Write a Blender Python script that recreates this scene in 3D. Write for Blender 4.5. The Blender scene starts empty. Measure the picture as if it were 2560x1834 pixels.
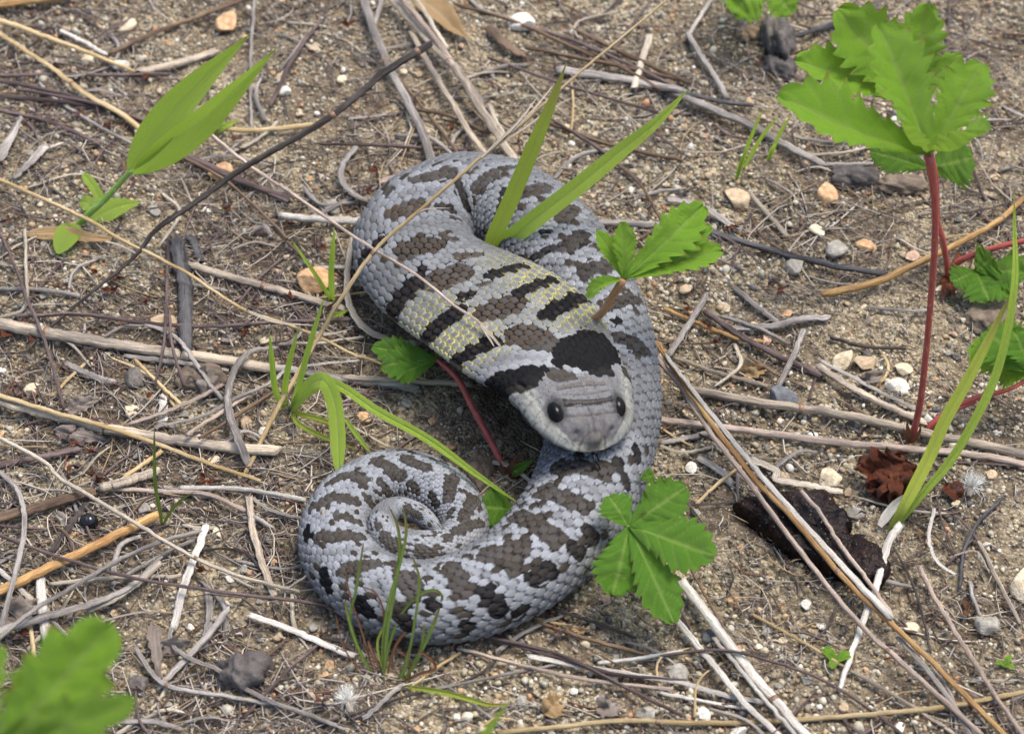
import bpy, math, random
import numpy as np
from mathutils import Vector

# ------------------------------------------------------------------ camera, light, exposure
# lengths in this script are centimetres; S turns them into metres
S = 0.01
W, H = 2560.0, 1834.0
PITCH, DIST, SPAN = math.radians(45.0), 70.0, 28.4      # view angle below level, distance, width seen at the aim point
scene = bpy.context.scene
cd = bpy.data.cameras.new('camera')
cam = bpy.data.objects.new('camera', cd)
scene.collection.objects.link(cam)
cam.location = (0, -DIST * math.cos(PITCH) * S, DIST * math.sin(PITCH) * S)
cam.rotation_euler = (math.pi / 2 - PITCH, 0, 0)
cd.sensor_width = 36.0
cd.lens = 36.0 * DIST / SPAN
cd.clip_start, cd.clip_end = 0.01, 200.0
cd.dof.use_dof = True
cd.dof.focus_distance = 0.672
cd.dof.aperture_fstop = 22.0
scene.camera = cam

SUN_EL, SUN_AZ = math.radians(70), math.radians(58)     # azimuth from +Y (away from the viewer) towards +X
world = bpy.data.worlds.new('World')
scene.world = world
world.use_nodes = True
wn = world.node_tree
bg = wn.nodes['Background']
sky = wn.nodes.new('ShaderNodeTexSky')
sky.sky_type = 'NISHITA'
sky.sun_disc = False
sky.sun_elevation = SUN_EL
sky.sun_rotation = SUN_AZ
sky.air_density = 1.0
sky.dust_density = 4.0
sky.ozone_density = 0.6
wn.links.new(sky.outputs[0], bg.inputs[0])
bg.inputs[1].default_value = 0.115
sd = bpy.data.lights.new('sun', 'SUN')
sd.energy = 1.5
sd.angle = math.radians(26)
sd.color = (1.0, 0.93, 0.82)
sun = bpy.data.objects.new('sun', sd)
scene.collection.objects.link(sun)
dirv = Vector((math.sin(SUN_AZ) * math.cos(SUN_EL), math.cos(SUN_AZ) * math.cos(SUN_EL), math.sin(SUN_EL)))
sun.rotation_euler = dirv.to_track_quat('Z', 'Y').to_euler()
sun.location = (0, 0, 2)
scene.view_settings.view_transform = 'Standard'
scene.view_settings.look = 'None'
scene.view_settings.gamma = 1.0
scene.view_settings.exposure = 1.25

rng = np.random.default_rng(7)
random.seed(7)

# ------------------------------------------------------------------ pixels to places
CAM = np.array([0.0, -DIST * math.cos(PITCH), DIST * math.sin(PITCH)])
FWD = np.array([0.0, math.cos(PITCH), -math.sin(PITCH)])
UPV = np.array([0.0, math.sin(PITCH), math.cos(PITCH)])
RGT = np.array([1.0, 0.0, 0.0])
K = SPAN / DIST / W
CROP = dict(A=(0, 0, 2.5), B=(0, 550, 2.5), C=(0, 1184, 2.5), D=(1660, 0, 2.5), E=(1660, 550, 2.5), F=(1660, 1184, 2.5),
            M=(800, 0, 2.5), N=(800, 1184, 2.5), S=(700, 350, 2.031), T=(700, 950, 2.031), H=(1150, 750, 3.78), O=(0, 0, 0.886), P=(0, 0, 1.0))


def px(c, x, y):
    o = CROP[c]
    return o[0] + x / o[2], o[1] + y / o[2]


def ray(c, x, y):
    u, v = px(c, x, y)
    return FWD + RGT * (u - W / 2) * K - UPV * (v - H / 2) * K


def G(c, x, y, z=0.0):
    """the point at height z above the ground that the pixel shows"""
    d = ray(c, x, y)
    return CAM + d * ((z - CAM[2]) / d[2])


def V(c, x, y, yy):
    """the point in the upright plane at depth yy"""
    d = ray(c, x, y)
    return CAM + d * ((yy - CAM[1]) / d[1])


def Q(c, x, y, dep):
    """the point at a distance along the view axis"""
    return CAM + ray(c, x, y) * dep


def project(p):
    d = np.asarray(p) - CAM
    dep = d @ FWD
    return np.stack([W / 2 + (d @ RGT) / dep / K, H / 2 - (d @ UPV) / dep / K, dep], -1)


# ------------------------------------------------------------------ numpy noise
def _hash(ix, iy, seed):
    h = (ix.astype(np.int64) * 374761393 + iy.astype(np.int64) * 668265263 + seed * 1442695041) & 0x7fffffff
    h = ((h ^ (h >> 13)) * 1274126177) & 0x7fffffff
    return ((h ^ (h >> 16)) & 0xffff) / 65535.0


def vnoise(x, y, seed=0):
    x, y = np.asarray(x, float), np.asarray(y, float)
    ix, iy = np.floor(x), np.floor(y)
    fx, fy = x - ix, y - iy
    fx, fy = fx * fx * (3 - 2 * fx), fy * fy * (3 - 2 * fy)
    a, b = _hash(ix, iy, seed), _hash(ix + 1, iy, seed)
    c, d = _hash(ix, iy + 1, seed), _hash(ix + 1, iy + 1, seed)
    return (a + (b - a) * fx) * (1 - fy) + (c + (d - c) * fx) * fy


def fbm(x, y, seed=0, o=4):
    t, a, s = 0, 0.5, 0
    for i in range(o):
        t = t + a * vnoise(x * 2 ** i, y * 2 ** i, seed + i * 17)
        s += a
        a *= 0.5
    return t / s


def ground_z(x, y):
    x, y = np.asarray(x, float), np.asarray(y, float)
    return (fbm(x * 0.22 + 40, y * 0.22 + 40, 3, 3) - 0.5) * 0.9 + (fbm(x * 1.1 + 9, y * 1.1 + 9, 5, 3) - 0.5) * 0.34 - 0.05


# ------------------------------------------------------------------ objects
ORIGIN = {}


def tagit(o, label, cat, group=None, kind=None):
    if label:
        o['label'] = label
    if cat:
        o['category'] = cat
    if group:
        o['group'] = group
    if kind:
        o['kind'] = kind


def thing(name, label, cat, loc, group=None):
    o = bpy.data.objects.new(name, None)
    o.empty_display_size = 0.005
    scene.collection.objects.link(o)
    o.location = Vector(np.asarray(loc, float) * S)
    ORIGIN[o.name] = np.asarray(loc, float)
    tagit(o, label, cat, group)
    return o


def mk(name, verts, faces, mat, parent=None, loc=None, smooth=True, attrs=None, label=None, cat=None, group=None, kind=None):
    """one mesh object; verts in cm in the world"""
    verts = np.asarray(verts, float)
    if parent is not None:
        org = ORIGIN[parent.name]
    else:
        org = np.asarray(loc, float) if loc is not None else np.array([verts[:, 0].mean(), verts[:, 1].mean(), verts[:, 2].min()])
    me = bpy.data.meshes.new(name)
    lv = (verts - org) * S
    if isinstance(faces, np.ndarray):
        n, k = faces.shape
        me.vertices.add(len(lv))
        me.vertices.foreach_set('co', lv.astype(np.float32).ravel())
        me.loops.add(n * k)
        me.loops.foreach_set('vertex_index', faces.astype(np.int32).ravel())
        me.polygons.add(n)
        me.polygons.foreach_set('loop_start', np.arange(0, n * k, k, dtype=np.int32))
        me.polygons.foreach_set('loop_total', np.full(n, k, dtype=np.int32))
        me.update(calc_edges=True)
    else:
        me.from_pydata(lv.tolist(), [], faces)
    if smooth:
        me.polygons.foreach_set('use_smooth', np.ones(len(me.polygons), dtype=bool))
    for an, (ty, arr) in (attrs or {}).items():
        at = me.attributes.new(an, ty, 'POINT')
        key = {'FLOAT_COLOR': 'color', 'FLOAT_VECTOR': 'vector', 'FLOAT': 'value'}[ty]
        at.data.foreach_set(key, np.asarray(arr, dtype=np.float32).ravel())
    me.materials.append(mat)
    o = bpy.data.objects.new(name, me)
    scene.collection.objects.link(o)
    if parent is not None:
        o.parent = parent
    else:
        o.location = Vector(org * S)
    ORIGIN[o.name] = org
    tagit(o, label, cat, group, kind)
    return o


def grid_faces(nr, nc, wrap=False):
    r = np.arange(nr - 1)[:, None]
    c = np.arange(nc if wrap else nc - 1)[None, :]
    c2 = (c + 1) % nc
    return np.stack([r * nc + c, r * nc + c2, (r + 1) * nc + c2, (r + 1) * nc + c], -1).reshape(-1, 4)


def catmull(pts, n):
    """n points evenly spaced along a smooth curve through pts (rows may carry extra columns)"""
    p = np.asarray(pts, float)
    if len(p) == 2:
        t = np.linspace(0, 1, n)[:, None]
        return p[0] * (1 - t) + p[1] * t
    p = np.vstack([2 * p[0] - p[1], p, 2 * p[-1] - p[-2]])
    k = 24
    out = []
    tt = np.linspace(0, 1, k, endpoint=False)[:, None]
    for i in range(1, len(p) - 2):
        d = [max(np.linalg.norm(p[j + 1, :3] - p[j, :3]) ** 0.5, 1e-4) for j in (i - 1, i, i + 1)]
        m1 = (p[i] - p[i - 1]) / d[0] - (p[i + 1] - p[i - 1]) / (d[0] + d[1]) + (p[i + 1] - p[i]) / d[1]
        m2 = (p[i + 1] - p[i]) / d[1] - (p[i + 2] - p[i]) / (d[1] + d[2]) + (p[i + 2] - p[i + 1]) / d[2]
        m1, m2 = m1 * d[1], m2 * d[1]
        t2, t3 = tt * tt, tt ** 3
        out.append((2 * t3 - 3 * t2 + 1) * p[i] + (t3 - 2 * t2 + tt) * m1 + (-2 * t3 + 3 * t2) * p[i + 1] + (t3 - t2) * m2)
    q = np.vstack(out + [p[-2:-1]])
    s = np.concatenate([[0], np.cumsum(np.linalg.norm(np.diff(q[:, :3], axis=0), axis=1))])
    u = np.linspace(0, s[-1], n)
    return np.stack([np.interp(u, s, q[:, j]) for j in range(q.shape[1])], -1)


def tangents(c):
    t = np.gradient(c, axis=0)
    return t / np.maximum(np.linalg.norm(t, axis=1), 1e-9)[:, None]


def unit(v):
    v = np.asarray(v, float)
    return v / max(np.linalg.norm(v), 1e-9)


# ------------------------------------------------------------------ materials
def new_mat(name):
    m = bpy.data.materials.new(name)
    m.use_nodes = True
    nt = m.node_tree
    return m, nt, nt.nodes['Principled BSDF'], nt.nodes['Material Output']


def N_(nt, kind, **kw):
    n = nt.nodes.new('ShaderNode' + kind)
    for k, v in kw.items():
        if k.startswith('in_'):
            n.inputs[k[3:]].default_value = v
        else:
            setattr(n, k, v)
    return n


def mix(nt, fac, a, b, mode='MIX'):
    n = nt.nodes.new('ShaderNodeMix')
    n.data_type = 'RGBA'
    n.blend_type = mode
    for sock, v in ((n.inputs[0], fac), (n.inputs[6], a), (n.inputs[7], b)):
        if hasattr(v, 'is_linked'):
            nt.links.new(v, sock)
        elif isinstance(v, (int, float)):
            sock.default_value = v
        else:
            sock.default_value = (*v, 1.0)
    return n.outputs[2]


def ramp(nt, src, p0, p1):
    n = nt.nodes.new('ShaderNodeMapRange')
    n.inputs[1].default_value, n.inputs[2].default_value = p0, p1
    nt.links.new(src, n.inputs[0])
    return n.outputs[0]


def noise(nt, vec, scale, detail=3.0, rough=0.55):
    n = N_(nt, 'TexNoise')
    n.inputs['Scale'].default_value = scale
    n.inputs['Detail'].default_value = detail
    n.inputs['Roughness'].default_value = rough
    if vec is not None:
        nt.links.new(vec, n.inputs['Vector'])
    return n.outputs[0]


def bump(nt, bs, h, strength, dist):
    b = N_(nt, 'Bump')
    b.inputs['Strength'].default_value = strength
    b.inputs['Distance'].default_value = dist
    nt.links.new(h, b.inputs['Height'])
    nt.links.new(b.outputs[0], bs.inputs['Normal'])


def attr(nt, name):
    return N_(nt, 'Attribute', attribute_name=name)


def vary(nt, col, amt):
    """per-object shift of value and hue"""
    oi = N_(nt, 'ObjectInfo')
    hs = N_(nt, 'HueSaturation')
    nt.links.new(ramp2(nt, oi.outputs['Random'], 1 - amt, 1 + amt), hs.inputs['Value'])
    nt.links.new(col, hs.inputs['Color'])
    return hs.outputs[0]


def ramp2(nt, src, t0, t1):
    n = nt.nodes.new('ShaderNodeMapRange')
    n.inputs[3].default_value, n.inputs[4].default_value = t0, t1
    nt.links.new(src, n.inputs[0])
    return n.outputs[0]


def straw_mat(name, c1, c2, speck=(0.03, 0.025, 0.02), speck_amt=0.35, rough=0.6, amt=0.18):
    """dry stem: long streaks along the stalk, weathering patches and small dark specks"""
    m, nt, bs, out = new_mat(name)
    st = attr(nt, 'st').outputs['Vector']
    mp = N_(nt, 'Mapping')
    mp.inputs['Scale'].default_value = (1.6, 0.35, 1.0)
    nt.links.new(st, mp.inputs[0])
    streak = noise(nt, mp.outputs[0], 5.0, 4.0, 0.6)
    mp2 = N_(nt, 'Mapping')
    mp2.inputs['Scale'].default_value = (0.15, 0.35, 1.0)
    nt.links.new(st, mp2.inputs[0])
    patch = noise(nt, mp2.outputs[0], 1.6, 2.0)
    f = N_(nt, 'Math', operation='ADD')
    nt.links.new(streak, f.inputs[0])
    nt.links.new(patch, f.inputs[1])
    col = mix(nt, ramp(nt, f.outputs[0], 0.86, 1.13), c1, c2)
    mp3 = N_(nt, 'Mapping')
    mp3.inputs['Scale'].default_value = (2.6, 4.5, 2.6)
    nt.links.new(st, mp3.inputs[0])
    sp = noise(nt, mp3.outputs[0], 4.0, 2.0, 0.7)
    sm = N_(nt, 'Math', operation='MULTIPLY')
    nt.links.new(ramp(nt, sp, 0.56, 0.66), sm.inputs[0])
    sm.inputs[1].default_value = speck_amt
    col = mix(nt, sm.outputs[0], col, speck)
    # fine dark fibres along the stalk
    mp4 = N_(nt, 'Mapping')
    mp4.inputs['Scale'].default_value = (3.2, 0.22, 3.2)
    nt.links.new(st, mp4.inputs[0])
    fib = noise(nt, mp4.outputs[0], 5.0, 3.0, 0.65)
    fm = N_(nt, 'Math', operation='MULTIPLY')
    nt.links.new(ramp(nt, fib, 0.50, 0.66), fm.inputs[0])
    fm.inputs[1].default_value = 0.55
    col = mix(nt, fm.outputs[0], col, (c1[0] * 0.35, c1[1] * 0.33, c1[2] * 0.32))
    col = vary(nt, col, amt)
    nt.links.new(col, bs.inputs['Base Color'])
    bs.inputs['Roughness'].default_value = rough
    bs.inputs['Specular IOR Level'].default_value = 0.25
    bump(nt, bs, fib, 0.8, 0.0005)
    return m


MS = dict(
    tan=straw_mat('dry_straw_tan', (0.44, 0.31, 0.14), (0.70, 0.55, 0.32), speck_amt=0.2),
    orange=straw_mat('dry_straw_orange', (0.36, 0.19, 0.075), (0.64, 0.42, 0.18), speck_amt=0.35),
    pale=straw_mat('dry_straw_pale', (0.36, 0.31, 0.25), (0.66, 0.59, 0.47), speck_amt=0.35),
    grey=straw_mat('weathered_straw_grey', (0.20, 0.18, 0.165), (0.50, 0.46, 0.42), speck_amt=0.55),
    greytan=straw_mat('weathered_straw_greytan', (0.25, 0.215, 0.185), (0.68, 0.57, 0.43), speck_amt=0.5),
    white=straw_mat('bleached_straw', (0.46, 0.43, 0.39), (0.82, 0.78, 0.70), speck_amt=0.6),
    pink=straw_mat('dry_straw_pinkish', (0.32, 0.25, 0.21), (0.68, 0.55, 0.45), speck_amt=0.4),
    purple=straw_mat('dead_stem_purple', (0.075, 0.05, 0.05), (0.22, 0.165, 0.155), speck_amt=0.4),
    brown=straw_mat('dead_stem_brown', (0.10, 0.065, 0.045), (0.26, 0.18, 0.12), speck_amt=0.4),
    dark=straw_mat('dark_twig', (0.035, 0.03, 0.028), (0.13, 0.11, 0.10), speck_amt=0.3, rough=0.75),
    char=straw_mat('charred_wood', (0.035, 0.035, 0.04), (0.15, 0.145, 0.15), speck_amt=0.6, rough=0.6),
)


def leaf_mat(name, c1, c2, under, edge=None, veinc=(0.30, 0.45, 0.10), vein_amt=0.75, trans=0.27, tip=None):
    m, nt, bs, out = new_mat(name)
    st = attr(nt, 'st').outputs['Vector']
    n1 = noise(nt, None, 300.0, 5.0, 0.65)
    col = mix(nt, ramp(nt, n1, 0.36, 0.64), c1, c2)
    n0 = noise(nt, None, 75.0, 3.0, 0.6)
    col = mix(nt, ramp(nt, n0, 0.35, 0.70), col, (min(c2[0] * 1.25, 1), c2[1] * 1.05, c2[2] * 0.9))
    nb = noise(nt, None, 210.0, 2.0, 0.5)
    nbm = N_(nt, 'Math', operation='MULTIPLY')
    nt.links.new(ramp(nt, nb, 0.70, 0.76), nbm.inputs[0])
    nbm.inputs[1].default_value = 0.7
    col = mix(nt, nbm.outputs[0], col, (0.20, 0.13, 0.05))
    # specks of pale hair and grit
    n2 = noise(nt, None, 1100.0, 2.0, 0.7)
    sp = N_(nt, 'Math', operation='MULTIPLY')
    nt.links.new(ramp(nt, n2, 0.64, 0.72), sp.inputs[0])
    sp.inputs[1].default_value = 0.55
    col = mix(nt, sp.outputs[0], col, (0.42, 0.52, 0.25))
    ve = attr(nt, 'vein').outputs['Fac']
    vm = N_(nt, 'Math', operation='MULTIPLY')
    nt.links.new(ve, vm.inputs[0])
    vm.inputs[1].default_value = vein_amt
    col = mix(nt, vm.outputs[0], col, veinc)
    if edge is not None:
        ed = attr(nt, 'edge').outputs['Fac']
        col = mix(nt, ed, col, edge)
    if tip is not None:
        sx = N_(nt, 'SeparateXYZ')
        nt.links.new(st, sx.inputs[0])
        col = mix(nt, ramp(nt, sx.outputs[1], 0.72, 1.02), col, tip)
    geo = N_(nt, 'NewGeometry')
    col2 = mix(nt, geo.outputs['Backfacing'], col, under)
    col2 = vary(nt, col2, 0.10)
    nt.links.new(col2, bs.inputs['Base Color'])
    bs.inputs['Roughness'].default_value = 0.42
    bs.inputs['Specular IOR Level'].default_value = 0.5
    tr = N_(nt, 'BsdfTranslucent')
    tcol = mix(nt, 0.45, col2, (0.42, 0.68, 0.04)) if c1[1] > c1[0] else col2
    nt.links.new(tcol, tr.inputs['Color'])
    ms = N_(nt, 'MixShader')
    ms.inputs[0].default_value = trans
    nt.links.new(bs.outputs[0], ms.inputs[1])
    nt.links.new(tr.outputs[0], ms.inputs[2])
    nt.links.new(ms.outputs[0], out.inputs['Surface'])
    h = N_(nt, 'Math', operation='SUBTRACT')
    nt.links.new(n2, h.inputs[0])
    nt.links.new(ve, h.inputs[1])
    bump(nt, bs, h.outputs[0], 0.8, 0.0008)
    return m


M_LEAF = leaf_mat('cinquefoil_leaf', (0.14, 0.36, 0.015), (0.23, 0.47, 0.04), (0.25, 0.45, 0.06), edge=(0.30, 0.10, 0.05))
M_LEAFD = leaf_mat('cinquefoil_leaf_deep', (0.060, 0.205, 0.012), (0.115, 0.30, 0.025), (0.15, 0.31, 0.04), edge=(0.25, 0.09, 0.05))
M_BLADE = leaf_mat('grass_blade', (0.30, 0.53, 0.04), (0.42, 0.63, 0.10), (0.38, 0.60, 0.10), veinc=(0.40, 0.56, 0.16), vein_amt=0.6, trans=0.4)
M_BLADEY = leaf_mat('grass_blade_yellowing', (0.33, 0.52, 0.04), (0.46, 0.58, 0.09), (0.42, 0.55, 0.10), veinc=(0.45, 0.48, 0.14), trans=0.3, tip=(0.42, 0.28, 0.10))
M_RUSH = leaf_mat('rush_blade', (0.065, 0.13, 0.02), (0.13, 0.22, 0.035), (0.10, 0.17, 0.03), trans=0.15, tip=(0.20, 0.15, 0.045))
M_RED = leaf_mat('reddish_blade', (0.13, 0.06, 0.03), (0.22, 0.10, 0.05), (0.16, 0.08, 0.04), veinc=(0.25, 0.12, 0.06), trans=0.12)
M_DRYLEAF = leaf_mat('dry_leaf_tan', (0.38, 0.26, 0.13), (0.52, 0.38, 0.20), (0.42, 0.31, 0.18), veinc=(0.58, 0.46, 0.28), trans=0.15)
M_GREYLEAF = leaf_mat('dry_leaf_grey', (0.22, 0.19, 0.175), (0.40, 0.36, 0.33), (0.30, 0.27, 0.25), veinc=(0.5, 0.46, 0.42), trans=0.1)
M_REDLEAF = leaf_mat('dead_leaf_redbrown', (0.075, 0.018, 0.010), (0.17, 0.045, 0.018), (0.11, 0.03, 0.014), veinc=(0.28, 0.10, 0.04), trans=0.12)


def stem_mat(name, c1, c2, rough=0.45):
    m, nt, bs, out = new_mat(name)
    st = attr(nt, 'st').outputs['Vector']
    n = noise(nt, st, 3.0, 3.0)
    col = vary(nt, mix(nt, ramp(nt, n, 0.3, 0.7), c1, c2), 0.1)
    nt.links.new(col, bs.inputs['Base Color'])
    bs.inputs['Roughness'].default_value = rough
    bs.inputs['Subsurface Weight'].default_value = 0.0
    bump(nt, bs, n, 0.3, 0.0002)
    return m


M_STEMR = stem_mat('red_leaf_stalk', (0.26, 0.035, 0.035), (0.42, 0.10, 0.075))
M_STEMO = stem_mat('orange_leaf_stalk', (0.30, 0.13, 0.06), (0.42, 0.24, 0.11))
M_STEMG = stem_mat('green_stem', (0.12, 0.24, 0.03), (0.20, 0.33, 0.06))
M_HAIR = stem_mat('pale_plant_hair', (0.62, 0.62, 0.58), (0.8, 0.8, 0.75), 0.6)
M_NODE = stem_mat('straw_node', (0.10, 0.06, 0.04), (0.24, 0.14, 0.08))

# ------------------------------------------------------------------ ground
def ground_material():
    m, nt, bs, out = new_mat('sandy_soil')
    geo = N_(nt, 'NewGeometry')
    pos = geo.outputs['Position']
    v1 = N_(nt, 'TexVoronoi')
    v1.inputs['Scale'].default_value = 1100.0
    nt.links.new(pos, v1.inputs['Vector'])
    sx = N_(nt, 'SeparateColor')
    nt.links.new(v1.outputs['Color'], sx.inputs[0])
    cr = N_(nt, 'ValToRGB')
    el = cr.color_ramp.elements
    el[0].position, el[0].color = 0.0, (0.13, 0.10, 0.07, 1)
    el[1].position, el[1].color = 1.0, (0.52, 0.45, 0.34, 1)
    for p_, c_ in ((0.25, (0.22, 0.18, 0.115, 1)), (0.6, (0.33, 0.275, 0.18, 1)), (0.85, (0.41, 0.35, 0.24, 1))):
        e = el.new(p_)
        e.color = c_
    nt.links.new(sx.outputs[0], cr.inputs[0])
    big = noise(nt, pos, 22.0, 4.0, 0.6)
    soil = mix(nt, 0.75, cr.outputs[0], (0.10, 0.075, 0.052))
    col = mix(nt, ramp(nt, big, 0.42, 0.60), cr.outputs[0], soil)
    fine = noise(nt, pos, 420.0, 3.0, 0.65)
    col = mix(nt, ramp(nt, fine, 0.50, 0.66), col, (0.06, 0.045, 0.032))
    nt.links.new(col, bs.inputs['Base Color'])
    bs.inputs['Roughness'].default_value = 0.85
    bs.inputs['Specular IOR Level'].default_value = 0.25
    ad = N_(nt, 'Math', operation='SUBTRACT')
    nt.links.new(fine, ad.inputs[0])
    nt.links.new(v1.outputs['Distance'], ad.inputs[1])
    bump(nt, bs, ad.outputs[0], 0.9, 0.0008)
    return m


def build_ground():
    n = 400
    t = np.linspace(-1, 1, n)
    ax = 21 * t + 400 * np.sign(t) * np.maximum(np.abs(t) - 0.88, 0) ** 2 * 70
    X, Y = np.meshgrid(ax, ax + 2.5)
    Z = ground_z(X, Y) + (fbm(X * 5, Y * 5, 11, 2) - 0.5) * 0.12
    v = np.stack([X, Y, Z], -1).reshape(-1, 3)
    mk('ground', v, grid_faces(n, n), ground_material(), loc=(0, 0, 0), kind='structure')


build_ground()


# ------------------------------------------------------------------ rocks
def ico(sub):
    p = (1 + 5 ** 0.5) / 2
    v = [(-1, p, 0), (1, p, 0), (-1, -p, 0), (1, -p, 0), (0, -1, p), (0, 1, p), (0, -1, -p), (0, 1, -p), (p, 0, -1), (p, 0, 1), (-p, 0, -1), (-p, 0, 1)]
    f = [(0, 11, 5), (0, 5, 1), (0, 1, 7), (0, 7, 10), (0, 10, 11), (1, 5, 9), (5, 11, 4), (11, 10, 2), (10, 7, 6), (7, 1, 8),
         (3, 9, 4), (3, 4, 2), (3, 2, 6), (3, 6, 8), (3, 8, 9), (4, 9, 5), (2, 4, 11), (6, 2, 10), (8, 6, 7), (9, 8, 1)]
    v = [unit(a) for a in v]
    for _ in range(sub):
        mid, nf = {}, []

        def m_(a, b):
            k = (min(a, b), max(a, b))
            if k not in mid:
                v.append(unit(v[a] + v[b]))
                mid[k] = len(v) - 1
            return mid[k]
        for a, b, c in f:
            ab, bc, ca = m_(a, b), m_(b, c), m_(c, a)
            nf += [(a, ab, ca), (b, bc, ab), (c, ca, bc), (ab, bc, ca)]
        f = nf
    return np.array(v), np.array(f)


ICO0, ICO1, ICO2, ICO3 = ico(0), ico(1), ico(2), ico(3)


def rock_shape(base, seed, cuts=9, rough=0.05):
    """an angular grain: a ball planed off by random cuts, then roughened"""
    r = np.random.default_rng(seed)
    v = base[0].copy()
    for _ in range(cuts):
        n = unit(r.normal(size=3))
        d = r.uniform(0.55, 0.9)
        h = v @ n - d
        v = v - np.maximum(h, 0)[:, None] * n * 0.92
    v += r.normal(scale=rough, size=v.shape) * 0.6
    return v * np.array([r.uniform(0.8, 1.15), r.uniform(0.75, 1.0), r.uniform(0.6, 0.85)])


def rot_rand(r, n):
    q = r.normal(size=(n, 4))
    q /= np.linalg.norm(q, axis=1)[:, None]
    a, b, c, d = q.T
    return np.stack([np.stack([1 - 2 * (c * c + d * d), 2 * (b * c - a * d), 2 * (b * d + a * c)], -1),
                     np.stack([2 * (b * c + a * d), 1 - 2 * (b * b + d * d), 2 * (c * d - a * b)], -1),
                     np.stack([2 * (b * d - a * c), 2 * (c * d + a * b), 1 - 2 * (b * b + c * c)], -1)], 1)


SNAKE_XY = None      # filled in by the snake: centre line and half width


def in_view(x, y, mx=1.0):
    p = project(np.stack([x, y, np.zeros_like(x)], -1))
    return (p[:, 0] > -60 * mx) & (p[:, 0] < W + 60 * mx) & (p[:, 1] > -60 * mx) & (p[:, 1] < H + 60 * mx)


def grain_material():
    m, nt, bs, out = new_mat('sand_grain')
    c = attr(nt, 'col').outputs['Color']
    n = noise(nt, None, 900.0, 3.0)
    col = mix(nt, ramp(nt, n, 0.35, 0.75), c, (0.75, 0.72, 0.68), 'MULTIPLY')
    nt.links.new(col, bs.inputs['Base Color'])
    bs.inputs['Roughness'].default_value = 0.42
    bs.inputs['Specular IOR Level'].default_value = 0.5
    bump(nt, bs, n, 0.35, 0.0003)
    return m


GRAIN_COLS = np.array([(0.44, 0.385, 0.27), (0.36, 0.315, 0.215), (0.50, 0.47, 0.37), (0.34, 0.32, 0.255), (0.44, 0.32, 0.18), (0.25, 0.21, 0.15),
                       (0.60, 0.55, 0.45), (0.16, 0.15, 0.145), (0.44, 0.235, 0.12), (0.40, 0.38, 0.31), (0.72, 0.69, 0.62), (0.07, 0.065, 0.07)])
GRAIN_W = np.array([0.18, 0.17, 0.12, 0.13, 0.09, 0.10, 0.06, 0.05, 0.035, 0.06, 0.025, 0.03])


def build_grains():
    r = np.random.default_rng(21)
    vs, fs, cs, off = [], [], [], 0
    shapes = [rock_shape(ICO1, 100 + i, 7, 0.03) for i in range(4)] + [rock_shape(ICO0, 110 + i, 3, 0.05) for i in range(8)]
    n = 74000
    x, y = r.uniform(-18.5, 18.5, n), r.uniform(-14.5, 19.5, n)
    sz = 0.022 + 0.062 * r.random(n) ** 2.0 + 0.07 * (r.random(n) < 0.07) * r.random(n)
    # coarse grit lies in drifts
    dr = fbm(x * 0.35 + 5, y * 0.35 + 5, 31, 3)
    sz *= 0.72 + 0.75 * np.clip((dr - 0.3) * 2.2, 0, 1)
    keep = in_view(x, y)
    if SNAKE_XY is not None:
        keep &= ~under_snake(x, y, 0.75)
    x, y, sz = x[keep], y[keep], sz[keep]
    n = len(x)
    z = ground_z(x, y) + sz * r.uniform(-0.05, 0.6, n)
    R = rot_rand(r, n)
    ci = r.choice(len(GRAIN_COLS), n, p=GRAIN_W / GRAIN_W.sum())
    col = GRAIN_COLS[ci] * r.uniform(0.7, 1.15, (n, 1))
    big = sz > 0.078
    for k, shp in enumerate(shapes):
        sel = np.where((big if k < 4 else ~big) & ((np.arange(n) % (4 if k < 4 else 8)) == (k if k < 4 else k - 4)))[0]
        base = ICO1 if k < 4 else ICO0
        v = np.einsum('nij,kj->nki', R[sel], shp) * sz[sel][:, None, None]
        v += np.stack([x[sel], y[sel], z[sel]], -1)[:, None, :]
        nv = len(shp)
        f = base[1][None] + (np.arange(len(sel)) * nv)[:, None, None] + off
        vs.append(v.reshape(-1, 3))
        fs.append(f.reshape(-1, 3))
        cs.append(np.repeat(np.concatenate([col[sel], np.ones((len(sel), 1))], 1), nv, axis=0))
        off += len(sel) * nv
    mk('sand', np.vstack(vs), np.vstack(fs), grain_material(), loc=(0, 0, 0), smooth=False,
       attrs={'col': ('FLOAT_COLOR', np.vstack(cs))}, label='coarse tan and grey sand grains covering the soil', cat='sand', kind='stuff')

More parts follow.
